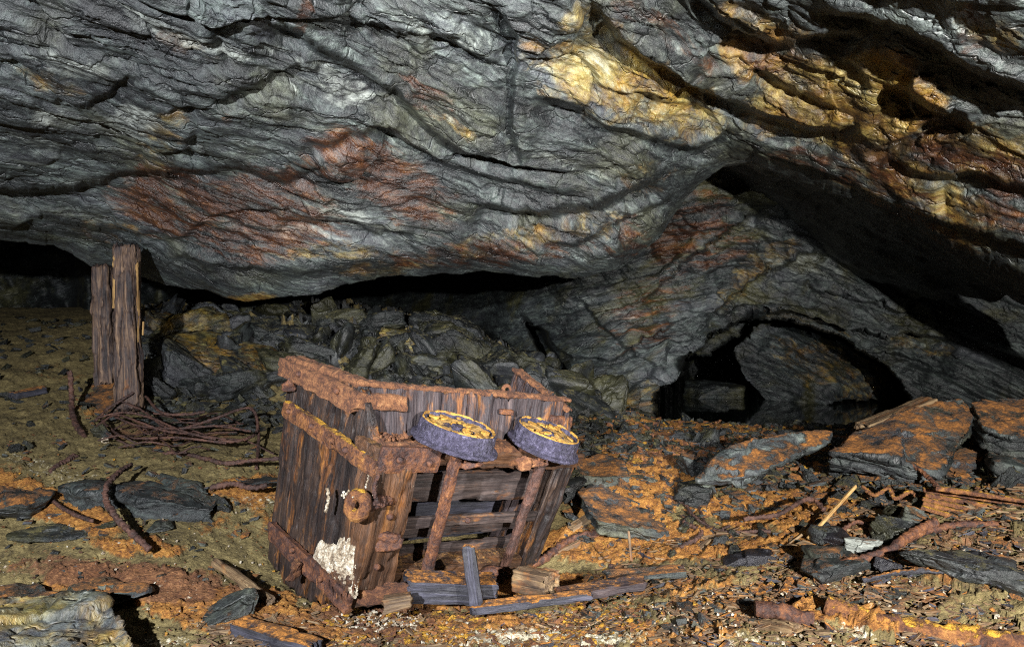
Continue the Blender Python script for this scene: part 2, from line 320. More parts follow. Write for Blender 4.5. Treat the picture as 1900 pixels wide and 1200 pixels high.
def relief(G, nrm, Fm, s, amp=1.0, coarse=1.0, fine=1.0):
    """layered, broken rock relief along the normal: warped strata steps plus tilted plates"""
    wp = np.stack([fbm(G*1.1, 3, s), fbm(G*1.1+7, 3, s+5), fbm(G*1.1+13, 3, s+9)], -1)
    q = (G+.13*wp)@Fm.T
    nlow = 1.25*fbm(G*np.array([.7, .9, 1.1]), 4, s+20); b = q[..., 2]
    d = .11*coarse*nlow
    md = sst(-.25, .35, fbm(G*1.7, 3, s+31))
    for k, (fr, am) in enumerate(((3.3, .034), (8.5, .021), (21, .011))):
        ph = b*fr+0.9*fbm(q*np.array([.9, .9, .9])*(fr/4), 3, s+40+k); f = ph-np.floor(ph)
        d = d+am*(np.where(f < .86, f/.86, (1-f)/.14)-.5)*(.35+.9*(md if k != 1 else 1-md*.6))
    f0, e0, i0 = facets(q*np.array([1.1, 1.3, 2.4]), s+45, .55); d = d+.10*blur(f0, 2)-.02*sst(.06, 0, e0)
    f1, e1, i1 = facets(q*np.array([2.1, 2.1, 7.5]), s+50, .9); d = d+.045*blur(f1, 1)*(.5+md)
    gd = np.abs(np.gradient(d, axis=0))+np.abs(np.gradient(d, axis=1)); fine = fine*blur(1/(1+(gd/.011)**2), 2)
    f2, e2, i2 = facets(q*np.array([6, 6, 20]), s+60, .9); d = d+.020*fine*f2
    f3, e3, i3 = facets(q*np.array([15, 15, 44]), s+70, .9); d = d+.0075*fine*f3
    d = d-.012*sst(.10, 0, e1)*(nlow > -.1)
    d = d+.012*fine*fbm(q*np.array([9, 9, 40]), 3, s+80)
    return soften(d, .034)*amp, q, _J[i1, 2], _J[i2, 2]
# --- ceiling: one sheet from above the camera down to the ragged lip, then rolling under to the back
VE = [(-320, 430), (-100, 440), (0, 448), (100, 455), (135, 470), (170, 495), (240, 505), (310, 530), (380, 540), (455, 560), (520, 550), (580, 545), (640, 528), (700, 515), (800, 508), (900, 506), (990, 514), (1080, 516), (1140, 500), (1185, 470), (1225, 440), (1250, 400),
      (1275, 365), (1310, 335), (1350, 305), (1400, 300), (1440, 320), (1490, 338), (1520, 345), (1545, 360), (1600, 368), (1640, 385), (1670, 402), (1740, 455), (1790, 480), (1830, 502), (1900, 545), (2000, 600), (2250, 700)]
CY = [(-300, -260, 2.0), (-200, 350, 4.3), (-300, 450, 4.9), (0, 0, 2.75), (0, 200, 3.4), (0, 340, 4.2), (0, 450, 4.9), (200, 100, 3.05), (235, 455, 4.95), (400, -250, 2.1), (400, 0, 2.75), (400, 200, 3.35), (400, 320, 4.0), (400, 450, 4.6), (420, 550, 4.9),
      (700, 0, 2.9), (700, 200, 3.6), (700, 400, 4.5), (700, 515, 5.0), (950, -250, 2.3), (950, 0, 3.0), (950, 250, 3.9), (950, 400, 4.6), (950, 510, 5.1), (1200, 0, 2.9), (1200, 150, 3.5), (1200, 300, 4.2), (1150, 480, 5.0), (1270, 370, 4.9), (1350, 300, 4.5),
      (1500, -200, 2.0), (1500, 0, 2.55), (1500, 150, 3.3), (1500, 330, 4.2), (1700, 0, 2.25), (1700, 200, 3.0), (1700, 400, 3.95), (1900, 0, 2.0), (1900, 200, 2.6), (1900, 400, 3.3), (1900, 540, 3.75), (2150, -200, 1.5), (2200, 650, 3.4)]
LED = [([(-320, 352), (0, 352), (100, 350), (150, 345), (230, 326), (330, 319), (470, 315), (540, 324), (590, 300), (620, 285)], .13, 7, 60),
       ([(470, 40), (560, 70), (640, 118), (720, 160), (770, 205), (850, 272), (960, 302), (1010, 318)], .15, 6, 60),
       ([(690, 215), (760, 262), (830, 300), (920, 330), (1010, 345), (1090, 352)], .13, 7, 55),
       ([(930, 0), (962, 60), (958, 130), (950, 200), (975, 310)], .13, 6, 50),
       ([(975, 185), (1040, 192), (1090, 205), (1140, 235), (1220, 262), (1300, 268), (1335, 240), (1360, 225)], .20, 7, 50),
       ([(1100, 0), (1150, 60), (1200, 95), (1250, 125), (1330, 165), (1430, 212), (1490, 232), (1560, 238), (1600, 215)], .26, 8, 75),
       ([(1280, -30), (1340, 30), (1390, 62), (1450, 75), (1490, 62), (1560, 50), (1620, 60)], .17, 8, 50),
       ([(1500, 8), (1600, 30), (1680, 52), (1740, 80), (1800, 125), (1900, 160), (2100, 240)], .20, 8, 55),
       ([(1640, 150), (1700, 175), (1790, 215), (1810, 235)], .2, 6, 45),
       ([(1600, 280), (1650, 265), (1700, 235), (1770, 195)], .14, 5, 32),
       ([(1640, 285), (1690, 310), (1740, 325), (1800, 318), (1840, 330), (1900, 352), (2050, 380)], .13, 6, 40),
       ([(860, 372), (940, 388), (1000, 392), (1080, 388), (1150, 368), (1200, 345), (1230, 320)], .26, 7, 50),
       ([(1000, 450), (1060, 455), (1110, 430), (1150, 410), (1210, 385), (1260, 350)], .14, 6, 40),
       ([(1640, 372), (1700, 392), (1790, 425), (1900, 458), (2050, 500)], .15, 5, 45),
       ([(560, 250), (600, 262), (640, 240), (700, 225), (760, 240)], .08, 6, 45),
       ([(500, 415), (560, 400), (640, 410), (700, 432), (780, 425)], .10, 6, 40), ([(390, 190), (430, 165), (480, 150), (530, 130), (560, 105)], .06, 6, 40),
       ([(60, 175), (150, 190), (200, 170), (240, 130)], .05, 6, 45), ([(0, 430), (80, 400), (160, 420), (240, 430), (330, 425)], .10, 6, 40), ([(300, 480), (420, 500), (560, 505), (700, 490)], .10, 6, 35),
       ([(1190, 170), (1230, 190), (1290, 195), (1330, 215)], .1, 5, 25), ([(1400, 120), (1450, 150), (1490, 175), (1560, 195)], .09, 5, 30), ([(1560, 95), (1600, 130), (1620, 165)], .07, 5, 25), ([(1700, 130), (1690, 165), (1700, 210)], .12, 5, 30),
       ([(800, 60), (850, 75), (890, 110), (930, 120)], .08, 5, 30), ([(640, 30), (700, 55), (780, 62), (860, 60)], .07, 5, 30)]
step = 2.1
us = np.arange(-300, 2190, step); nr = 330
VEa = np.array(VE, float)
ve0 = np.interp(us, VEa[:, 0], VEa[:, 1])
ve = ve0+5*fbm(np.stack([us/40, us*0, us*0], -1), 4, 3)+3*(_J[(us//17).astype(int) & 4095, 0]-.5)
t = np.linspace(0, 1, nr); U = np.broadcast_to(us, (nr, len(us))).copy(); V = -260+t[:, None]*(ve[None]+260)
q3 = np.stack([U/90, V/90, U*0], -1)
wu = 13*fbm(q3, 4, 11); wv = 13*fbm(q3+5, 4, 12)
fc, _, _ = facets(np.stack([U/38, V/26, U*0], -1), 14, .6); wv = wv+7*fc; wu = wu+4*fc
Yb = tps([c[:2] for c in CY], [c[2] for c in CY], np.stack([U, V], -1))
# lip: round off towards the lower edge so the mass reads as a belly
lip = np.clip((V-(ve[None]-70))/70, 0, 1); Yb = Yb+.28*lip**3
Yl = ledges(U+wu, V+wv, Yb, LED)
Yl = soften(Yl, .03); G = Pa(U, V, Yl)
Fm = frame((.36, -.30, .88))
nrm = gnormals(blur(G, 10))
if nrm[..., 1].mean() > 0: nrm = -nrm
d, q, c1, c2 = relief(G, nrm, Fm, 100)
edge = sst(0, 26, ve[None]-V)
G2 = G+nrm*(d*(.45+.55*edge)*(1-.42*sst(1300, 1550, U))*(.06+.94*calm(Yl)))[..., None]
wob = .35*fbm(q3*1.6, 4, 90)
cr_ = blobs(U, V, [(330, 380, 130, 70, 5, 1), (510, 400, 130, 95, 10, 1), (440, 460, 90, 45, 0, .8), (720, 330, 170, 60, 33, 1.05), (620, 280, 70, 50, 0, .9), (900, 470, 210, 30, -4, .62), (1170, 440, 60, 45, -30, .5), (790, 180, 60, 40, 30, .5), (1560, 310, 70, 35, 20, .75), (1640, 325, 60, 40, 20, .7), (1250, 60, 110, 22, 38, .7),
     (1760, 290, 80, 30, 15, .8), (1880, 330, 70, 45, 15, 1.0), (1420, 120, 60, 30, 35, .55), (1850, 400, 120, 30, 20, .65), (1700, 370, 100, 30, 20, .6), (560, 30, 18, 50, 10, .7), (425, 200, 14, 40, 20, .6), (1800, 60, 30, 70, -10, .6), (1470, 290, 60, 30, 0, .4), (1180, 20, 60, 20, 30, .55), (430, 345, 150, 22, 0, .9)], wob)
cg_ = blobs(U, V, [(1150, 150, 170, 90, 15, .85), (1230, 190, 130, 70, 20, .8), (1480, 100, 120, 60, 20, .6), (1700, 420, 160, 60, 20, .5), (1060, 150, 90, 60, 0, .5), (1520, 150, 170, 70, 22, .95), (1640, 200, 110, 70, 20, .95), (1600, 250, 120, 40, 25, .95), (1720, 270, 70, 40, -30, .8), (1800, 260, 90, 40, 20, .8), (1660, 160, 130, 60, 25, .9), (1450, 200, 90, 60, 20, .75), (1700, 330, 160, 50, 20, .75), (1850, 300, 120, 60, 20, .8), (1560, 190, 190, 90, 25, 1.0), (1750, 370, 130, 50, 22, .6), (1390, 110, 70, 40, 35, .65), (1380, 20, 70, 30, 20, .5),
     (1840, 60, 90, 50, 20, .45), (930, 450, 160, 30, -10, .55), (480, 552, 60, 10, 0, .9), (720, 495, 120, 18, -5, .5), (90, 150, 90, 30, 10, .42), (350, 90, 90, 30, 20, .36), (300, 260, 60, 80, 30, .4), (600, 470, 160, 26, 0, .45), (200, 430, 90, 30, 0, .38), (1060, 420, 120, 30, -10, .5), (1100, 40, 80, 40, 20, .45), (1000, 100, 60, 60, 0, .4), (1600, 345, 80, 20, 10, .5), (1200, 330, 60, 60, 0, .3), (860, 240, 50, 12, 35, .5)], wob)
cb_ = blobs(U, V, [(250, 215, 60, 40, 0, .72), (90, 215, 40, 20, -20, .7), (110, 110, 100, 30, 20, .5), (330, 60, 170, 25, 22, .5), (560, 120, 110, 22, 25, .55), (620, 170, 100, 26, 15, .6), (830, 60, 160, 60, 20, .28), (640, 400, 70, 25, 15, .55), (1050, 110, 130, 30, 5, .4), (600, 440, 180, 20, 5, .35), (850, 215, 40, 20, 30, .5), (1250, 100, 120, 30, 35, .35), (1150, 200, 170, 60, 15, .32), (1820, 30, 100, 50, 20, .3), (1040, 300, 120, 18, 20, .3), (60, 280, 90, 40, 0, .35)], wob)
ca_ = np.clip(.55*c2+.45*c1, 0, 1)
msk = np.stack([cr_, cg_, cb_, ca_], -1)
# underside rolling away from the lip
nu = 46; tu = np.linspace(0, 1, nu+1)[1:]; last = G2[-1]; Un = []
for k, a in enumerate(tu):
    p = last.copy(); p[:, 1] += 3.2*a**1.3+.02; p[:, 2] += .55*a+.28*a*(1-a)-.06*math.sin(a*9)
    p[:, 0] *= 1+.12*a
    p = p+.12*fbm(p*2.2, 4, 77)[:, None]*np.array([0, .3, 1])*min(1, a*5); Un.append(p)
Un = np.stack(Un); allG = np.concatenate([G2, Un]); qn = (Un@Fm.T); q = np.concatenate([q, qn]); msk = np.concatenate([msk, np.repeat(msk[-1:]*0, nu, 0)])
struct(raw("cave_ceiling", allG, gridQ(*allG.shape[:2]), MAT['rock'], fol=q.reshape(-1, 3), msk=msk.reshape(-1, 4)))
# --- rear wall with the low arch and the hollow behind it
step = 2.4
us = np.arange(540, 2300, step); vs = np.arange(180, 960, step); U, V = np.meshgrid(us, vs)
CW = [(540, 600, 14.5), (540, 300, 14), (540, 850, 14.5), (700, 600, 12.5), (800, 600, 10.8), (900, 300, 8.5), (900, 560, 9.2), (950, 580, 8.3), (1000, 620, 7.8), (1080, 620, 7.2), (1100, 520, 7.3), (1150, 700, 6.7), (1200, 450, 7.1), (1210, 740, 6.6), (1300, 350, 6.6), (1300, 600, 7.0), (1420, 450, 7.2), (1500, 300, 6.4), (1400, 560, 7.3), (1600, 580, 7.3), (1750, 640, 7.0), (1700, 760, 7.1), (1900, 740, 6.6), (1900, 400, 6.2), (2200, 700, 6.0), (1050, 760, 6.8), (1400, 900, 7.4), (2000, 900, 6.6), (900, 850, 9)]
Y = tps([c[:2] for c in CW], [c[2] for c in CW], np.stack([U, V], -1))
q3 = np.stack([U/60, V/60, U*0], -1); wu = 14*fbm(q3, 5, 211); wv = 14*fbm(q3+5, 5, 212); fc, _, _ = facets(np.stack([U/26, V/18, U*0], -1), 14, .6); wv += 9*fc; wu += 5*fc
Uw, Vw = U+wu, V+wv
Y = ledges(Uw, Vw, Y, [([(1250, 690), (1300, 640), (1350, 600), (1420, 572), (1520, 590), (1620, 620), (1700, 622), (1790, 628)], .35, 7, 60), ([(930, 572), (980, 590), (1020, 625), (1060, 660), (1140, 665), (1200, 620), (1260, 590)], .2, 8, 45),
    ([(1180, 560), (1260, 500), (1330, 440), (1380, 400), (1420, 385)], .25, 8, 60), ([(1290, 620), (1340, 560), (1400, 510), (1480, 470), (1540, 455)], .2, 8, 50), ([(1400, 600), (1450, 640), (1560, 655), (1660, 650), (1750, 690)], .12, 7, 40), ([(1480, 520), (1560, 545), (1650, 560), (1740, 590)], .15, 7, 50), ([(1060, 540), (1120, 600), (1160, 640), (1230, 680)], .12, 8, 40)])
ARCH = [(1214, 860), (1218, 740), (1228, 712), (1252, 690), (1285, 655), (1330, 618), (1375, 595), (1415, 584), (1450, 590), (1490, 606), (1560, 625), (1605, 650), (1640, 675), (1668, 705), (1692, 745), (1705, 860)]
si = inside(Uw, Vw, ARCH); Y = Y+sst(0, 9, si)*(16-Y)
IN = [(1352, 655), (1372, 622), (1400, 590), (1450, 560), (1560, 570), (1720, 620), (1800, 760), (1800, 870), (1425, 870), (1420, 790), (1415, 745), (1385, 700)]
s2 = inside(Uw, Vw, IN); Yin = 9.7+(U-1420)*.0022+(V-700)*.001-.9*sst(0, 150, s2)
s3 = inside(Uw, Vw, [(1495, 880), (1508, 790), (1522, 758), (1560, 742), (1620, 740), (1680, 760), (1720, 880)])
Yin = Yin+sst(0, 8, s3)*(15-Yin)
Y = np.where(si > 0, Y+sst(0, 9, si)*sst(0, 10, s2)*(Yin-Y), Y)
# roof spur joining the two on the left
s4 = inside(Uw, Vw, [(1270, 665), (1330, 612), (1400, 588), (1375, 622), (1330, 650), (1290, 668)])
Y = np.where(si > 0, Y+sst(0, 5, s4)*(9.0-Y), Y)
s5 = inside(Uw, Vw, [(978, 602), (1000, 608), (1025, 645), (1048, 690), (1044, 712), (1020, 690), (998, 650)]); Y = Y+sst(-3, 6, s5)*1.6
G = Pa(U, V, Y); nrm = gnormals(blur(G, 6))
if nrm[..., 1].mean() > 0: nrm = -nrm
Fw = frame((-.35, -.25, .9)); Fw2 = frame((.55, -.2, .8))
d, q, c1, c2 = relief(G, nrm, Fw2, 300, amp=1.15, coarse=1.2)
# arching strata: fold the layer coordinate round the arch
xr = G[..., 0]-(1430-950)/FPX*7; fold = np.sqrt(xr**2+.6)*.55; q[..., 2] = q[..., 2]*.35+(G[..., 2]+fold)*.8
ph = q[..., 2]*9+.8*fbm(G*1.5, 3, 8); f = ph-np.floor(ph); d = d+.05*(np.where(f < .85, f/.85, (1-f)/.15)-.5); ph = q[..., 2]*3.6+.6*fbm(G*1.1, 3, 18); f = ph-np.floor(ph); d = d+.12*(np.where(f < .8, f/.8, (1-f)/.2)-.5)*sst(9, 8, Y)
G = G+nrm*((d*sst(9.5, 8.6, Y)+d*.8*(Y > 9)*(Y < 12))*(.05+.95*calm(Y)))[..., None]
wob = .35*fbm(q3*1.3, 4, 290)
cr_ = blobs(U, V, [(1260, 430, 90, 60, -50, .8), (1310, 400, 60, 50, 0, .7), (1330, 470, 90, 30, -20, .55), (1180, 600, 90, 80, 0, .35), (1230, 540, 60, 60, 0, .5)], wob)
cg_ = blobs(U, V, [(1420, 480, 90, 30, -25, .5), (1370, 530, 70, 30, -45, .5), (1700, 640, 100, 20, 10, .35), (1500, 600, 120, 20, 12, .3), (1200, 740, 60, 40, 0, .4), (1560, 690, 160, 60, 20, .42)], wob)
cb_ = blobs(U, V, [(1480, 500, 110, 40, 0, .35), (1120, 560, 90, 50, 20, .25)], wob)
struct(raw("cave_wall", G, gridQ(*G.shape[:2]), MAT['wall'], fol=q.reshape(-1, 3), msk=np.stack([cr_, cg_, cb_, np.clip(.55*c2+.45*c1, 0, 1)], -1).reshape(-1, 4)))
# far end of the workings, unlit
nx, nz = 90, 50; X, Z = np.meshgrid(np.linspace(-16, 16, nx), np.linspace(-2, 8, nz)); G = np.stack([X, 17.5+X*0-.02*X*X, Z], -1); G[..., 1] += .8*fbm(G*.5, 4, 5)
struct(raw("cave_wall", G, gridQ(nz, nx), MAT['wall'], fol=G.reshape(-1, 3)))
# left side chamber wall behind the props
us = np.arange(-500, 420, 4.0); vs = np.arange(380, 640, 4.0); U, V = np.meshgrid(us, vs); Y = 9.6+.0015*(U)+.9*fbm(np.stack([U/110, V/110, U*0], -1), 4, 61)-1.2*sst(120, 170, U)*sst(210, 160, U)
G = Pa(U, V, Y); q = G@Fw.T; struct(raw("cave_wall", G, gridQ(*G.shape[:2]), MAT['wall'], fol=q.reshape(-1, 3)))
# ------------------------------------------------------------------ ground
CG = [(-300, 1250, 2.2), (0, 1200, 2.35), (-300, 1000, 3.0), (500, 1200, 2.3), (950, 1200, 2.3), (1400, 1200, 2.3), (1900, 1200, 2.25), (2150, 1200, 2.2), (950, 1400, 1.85), (200, 1400, 1.85), (1800, 1400, 1.8),
      (0, 1000, 2.95), (300, 1000, 2.95), (600, 1140, 2.62), (800, 1120, 2.78), (950, 1125, 2.76), (1040, 1088, 3.1), (1300, 1060, 2.92), (1600, 1050, 2.75), (1900, 1000, 2.7), (2150, 1000, 2.6), (1600, 1130, 2.45),
      (0, 850, 3.6), (300, 850, 3.75), (470, 945, 3.35), (800, 1060, 3.15), (620, 1045, 3.15), (470, 1055, 2.98), (-300, 850, 3.7), (1150, 990, 3.42), (1400, 960, 3.4), (1700, 965, 3.0), (1900, 930, 2.95), (2150, 930, 2.9),
      (0, 700, 4.9), (100, 765, 4.4), (300, 790, 4.5), (500, 815, 4.3), (-300, 700, 5.0), (1200, 860, 4.0), (1500, 890, 3.8), (1780, 905, 3.4), (1900, 890, 3.4),
      (0, 620, 6.5), (0, 577, 8.5), (160, 600, 7.5), (-400, 600, 8), (300, 720, 5.1), (500, 740, 5.1), (750, 725, 5.2), (950, 745, 5.4),
      (300, 590, 6.5), (500, 598, 6.6), (640, 598, 6.8), (760, 612, 6.8), (860, 622, 6.8), (940, 650, 6.4), (1010, 695, 6.1), (1060, 740, 5.7), (300, 575, 9.5), (700, 590, 9.5), (900, 640, 9), (1150, 775, 5.6), (1230, 788, 6.6), (1100, 770, 7.5),
      (1200, 810, 5.0), (1450, 840, 4.7), (1330, 792, 6.6), (1450, 797, 6.6), (1600, 800, 6.4), (1750, 840, 4.5), (1900, 830, 4.4), (2150, 820, 4.2), (1800, 790, 6.2), (2150, 760, 6)]
pts = [P(*c) for c in CG]+[np.array([2.6, 8.2, -.35]), np.array([3.5, 10, -.5]), np.array([2, 14, -.5]), np.array([8, 14, -.3]), np.array([1.9, 7.3, -.1]), np.array([3.9, 7.3, -.1])]
pxy = [p[:2] for p in pts]; pz = [p[2] for p in pts]
def zbase(x, y): return tps(pxy, pz, np.stack([x, y], -1), 3e-4)
us = np.arange(-330, 2230, 2.3); Ys = [1.55]
while Ys[-1] < 16.5: Ys.append(Ys[-1]+.0105*(Ys[-1]/2.4)**1.22)
Ys = np.array(Ys); U, Y = np.meshgrid(us, Ys); X = (U-950)/FPX*Y; Zb = zbase(X, Y)
G = np.stack([X, Y, Zb], -1)
vv = 600+(CAMH-Zb)/Y*FPX
fl = G@frame((.15, -.25, .95)).T+.1*np.stack([fbm(G*1.3, 3, 1), fbm(G*1.3, 3, 2), fbm(G*1.3, 3, 3)], -1)
heap = sst(5.0, 5.6, Y)*sst(1250, 1050, U)*sst(180, 290, U); right = sst(950, 1250, U)*sst(5.6, 4.4, Y)
rough = .35+.9*heap+.35*right+.25*sst(2.9, 2.5, Y)
z = .05*fbm(G*1.6, 4, 400)
f1, e1, i1 = facets(fl*np.array([4.5, 5.5, 9]), 410, .9); z = z+(.09*heap+.028*rough)*f1
f2, e2, i2 = facets(fl*np.array([13, 17, 26]), 420, 1.0); z = z+(.030*heap+.014*rough)*f2
f3, e3, i3 = facets(fl*np.array([34, 46, 70]), 430, 1.0); z = z+.0075*(.5+rough)*f3
z = z+.010*fbm(G*18, 4, 440)
wob = .35*fbm(np.stack([U/55, vv/55, U*0], -1), 4, 480)
no = fbm(G*np.array([5, 7, 5]), 5, 450, .62)
org = blobs(U, vv, [(60, 920, 110, 40, 15, .75), (150, 960, 130, 30, 20, .7), (260, 1010, 130, 28, 10, .55), (560, 905, 250, 30, -2, .7), (400, 930, 160, 26, 10, .5), (460, 970, 120, 30, 0, .5), (280, 1090, 260, 50, 8, .72), (420, 1130, 180, 50, 5, .95), (560, 1160, 140, 40, 0, .7), (830, 1120, 160, 30, 0, .75), (1000, 1090, 180, 30, -5, .85), (1170, 1010, 230, 50, 0, .8), (1150, 930, 120, 70, 10, .95),
     (1250, 850, 160, 60, 10, .75), (1150, 780, 130, 30, 0, .45), (1330, 800, 260, 26, 0, .85), (1290, 880, 130, 50, -20, .9), (1450, 950, 200, 50, 0, .75), (1400, 1010, 250, 40, 0, .75), (1600, 960, 200, 40, 0, .45), (1350, 1110, 220, 40, 8, .5), (1560, 1150, 200, 26, 10, .8), (1780, 1080, 140, 30, 15, .45), (1800, 1180, 160, 20, 5, .5), (1900, 1010, 120, 30, 10, .5), (0, 870, 60, 20, 0, .4), (180, 760, 70, 16, 0, .5), (100, 690, 90, 20, 5, .35), (1250, 1180, 200, 30, 0, .4), (900, 1170, 160, 30, 0, .6), (1800, 800, 200, 60, 0, .6), (660, 1180, 120, 30, 0, .5)], wob)
orf = np.clip(org+.9*no*org+.25*no, 0, 1.2)
brn = blobs(U, vv, [(250, 1075, 260, 45, 8, .7), (520, 1180, 160, 40, 0, .5), (700, 1150, 140, 40, 0, .7), (1700, 1010, 240, 60, 10, .45), (1600, 1100, 300, 40, 5, .5), (320, 800, 180, 30, 0, .5), (1250, 830, 140, 40, 0, .6)], wob)
pal = blobs(U, vv, [(100, 870, 150, 24, 15, .5), (470, 935, 90, 20, 0, .5), (700, 1150, 90, 18, 0, .66), (1020, 1185, 200, 24, 0, .75), (800, 1190, 160, 16, 0, .5), (1240, 1140, 140, 20, 10, .5), (1300, 1195, 200, 16, 0, .55), (1500, 1090, 160, 26, 5, .5), (1650, 1050, 160, 20, -10, .42), (1500, 1120, 380, 40, 6, .42), (1800, 1050, 180, 60, 10, .35), (310, 1080, 120, 20, 0, .35), (1600, 1190, 80, 14, 20, .6), (1850, 960, 80, 18, 0, .4), (60, 1110, 70, 30, 10, .5), (300, 1190, 80, 10, 0, .6)], wob)
slt = np.clip(.75*heap+.12*right*sst(.1, .5, _J[i1, 1])+.35*sst(1000, 1100, U)*sst(5, 6, Y), 0, 1)*np.where(_J[i2, 2] > .25, 1, .3)
org = org*(1-.9*heap); orf = orf*(1-.85*heap)
z = z+.012*sst(.42, .6, orf+.5*fbm(G*22, 4, 460))
G[..., 2] = Zb+z
struct(raw("ground", G, gridQ(*G.shape[:2])[:, ::-1], MAT['ground'], fol=fl.reshape(-1, 3), msk=np.stack([orf, brn, pal, slt], -1).reshape(-1, 4)))
def zg(x, y): return float(zbase(np.array([x]), np.array([y]))[0])+.05*float(fbm(np.array([[x, y, float(zbase(np.array([x]), np.array([y]))[0])]])*1.6, 4, 400)[0])
_ys = np.concatenate([np.arange(1.9, 5, .02), np.arange(5, 12, .06)])
def PG(u, v, lift=0.0):
    """where the floor is met in that direction"""
    x = (u-950)/FPX*_ys; g = zbase(x, _ys)+.05*fbm(np.stack([x, _ys, zbase(x, _ys)], -1)*1.6, 4, 400)+lift; z = CAMH-(v-600)/FPX*_ys; k = int(np.argmax(z < g)); return P(u, v, _ys[max(k, 1)]) if (z < g).any() else P(u, v, 6.0)
X, Y2 = np.meshgrid(np.linspace(-4, 9, 40), np.linspace(6.3, 17, 30)); struct(raw("water", np.stack([X, Y2, X*0+.055], -1), gridQ(30, 40)[:, ::-1], MAT['water']))
# ------------------------------------------------------------------ object builders
def boxgrid(ext, step):
    """unit box surface (-1..1) as six grids; ext = edge lengths in metres"""
    Vs, Qs, n0 = [], [], 0
    nn = [max(2, int(e/step)+1) for e in ext]
    for ax in range(3):
        a, b = (ax+1) % 3, (ax+2) % 3
        A, B = np.meshgrid(np.linspace(-1, 1, nn[a]), np.linspace(-1, 1, nn[b]), indexing='ij')
        for s in (-1, 1):
            p = np.zeros(A.shape+(3,)); p[..., a] = A; p[..., b] = B; p[..., ax] = s
            Q = gridQ(*A.shape)
            if s < 0: Q = Q[:, ::-1]
            Vs.append(p.reshape(-1, 3)); Qs.append(Q[:, ::-1]+n0 if False else Q+n0); n0 += p[..., 0].size
    return np.concatenate(Vs), np.concatenate(Qs)
def hexa(name, c8, mat, parent=None, step=.012, round_=.006, rough=.004, grain=0, seed=0, bend=None, chip=.0, endjag=0.0, kfreq=14, msk=None, freq=(2.0, 30.0)):
    """a timber/plate spanned by 8 corners (x-,y-,z-),(x+,..) order: index = 4*ix+2*iy+iz; its grain runs along axis `grain`"""
    c = np.array(c8, float).reshape(2, 2, 2, 3)
    e = [np.linalg.norm(c[1].mean((0, 1))-c[0].mean((0, 1))), np.linalg.norm(c[:, 1].mean((0, 1))-c[:, 0].mean((0, 1))), np.linalg.norm(c[:, :, 1].mean((0, 1))-c[:, :, 0].mean((0, 1)))]
    p, Q = boxgrid(e, step)
    ax = [(c[1].mean((0, 1))-c[0].mean((0, 1)))/e[0], (c[:, 1].mean((0, 1))-c[:, 0].mean((0, 1)))/e[1], (c[:, :, 1].mean((0, 1))-c[:, :, 0].mean((0, 1)))/e[2]]
    if np.dot(np.cross(ax[0], ax[1]), ax[2]) < 0: Q = Q[:, ::-1]
    loc = p*np.array(e)/2
    # rounded edges
    half = np.array(e)/2; core = np.clip(loc, -(half-min(round_, half.min()*.9)), half-min(round_, half.min()*.9)); dv = loc-core
    ln = np.linalg.norm(dv, axis=1, keepdims=True); loc = core+dv/np.maximum(ln, 1e-9)*min(round_, half.min()*.9); dirn = dv/np.maximum(ln, 1e-9)
    so = np.array([seed*3.1, seed*1.7, seed*.9]); P_ = loc+so
    gs = np.array([freq[1]]*3); gs[grain] = freq[0]
    n = rough*(fbm(P_*gs, 3, seed)*1.3+fbm(P_*kfreq, 3, seed+3)*.9)
    if chip > 0:
        gs2 = np.array([22.0]*3); gs2[grain] = 4.0; f, ed, _ = facets(P_*gs2, seed, .9); n = n+chip*f-chip*.5*sst(.08, 0, ed)
    if endjag > 0:
        gj = np.array([45.0]*3); gj[grain] = 0.01; k = np.abs(p[:, grain])**14; loc[:, grain] += -np.sign(p[:, grain])*k*endjag*np.abs(fbm(P_*gj+np.sign(p[:, grain:grain+1])*5, 3, seed+9)*2.2)
    loc = loc+dirn*n[:, None]
    u = loc/(np.array(e)/2); u = (u+1)/2
    W = 0
    for i in (0, 1):
        for j in (0, 1):
            for k in (0, 1):
                W = W+((u[:, 0] if i else 1-u[:, 0])*(u[:, 1] if j else 1-u[:, 1])*(u[:, 2] if k else 1-u[:, 2]))[:, None]*c[i, j, k]
    if bend is not None: W = W+(1-p[:, grain:grain+1]**2)*np.array(bend)
    fol = P_[:, [grain, (grain+1) % 3, (grain+2) % 3]]
    return raw(name, W, Q, mat, parent, fol=fol)
def bar8(a, b, w_, h_, up=(0, 0, 1), w2=None):
    a, b, up = map(lambda t_: np.array(t_, float), (a, b, up)); x = (b-a)/np.linalg.norm(b-a); y = np.cross(up, x); y /= np.linalg.norm(y); z_ = np.cross(x, y); w2 = w2 or w_
    return [q_+sy*y*(ww/2)+sz*z_*(h_/2) for q_, ww in ((a, w_), (b, w2)) for sy in (-1, 1) for sz in (-1, 1)]
def plank(name, a, b, w_, h_, mat, up=(0, 0, 1), w2=None, **k): return hexa(name, bar8(a, b, w_, h_, up, w2), mat, **k)
def crom(pts_, n):
    p = np.array(pts_, float); p = np.concatenate([[2*p[0]-p[1]], p, [2*p[-1]-p[-2]]]); out = []
    for i in range(1, len(p)-2):
        for t_ in np.linspace(0, 1, n, endpoint=False):
            a, b, c, d_ = p[i-1], p[i], p[i+1], p[i+2]; out.append(.5*((2*b)+(c-a)*t_+(2*a-5*b+4*c-d_)*t_**2+(-a+3*b-3*c+d_)*t_**3))
    out.append(p[-2]); return np.array(out)
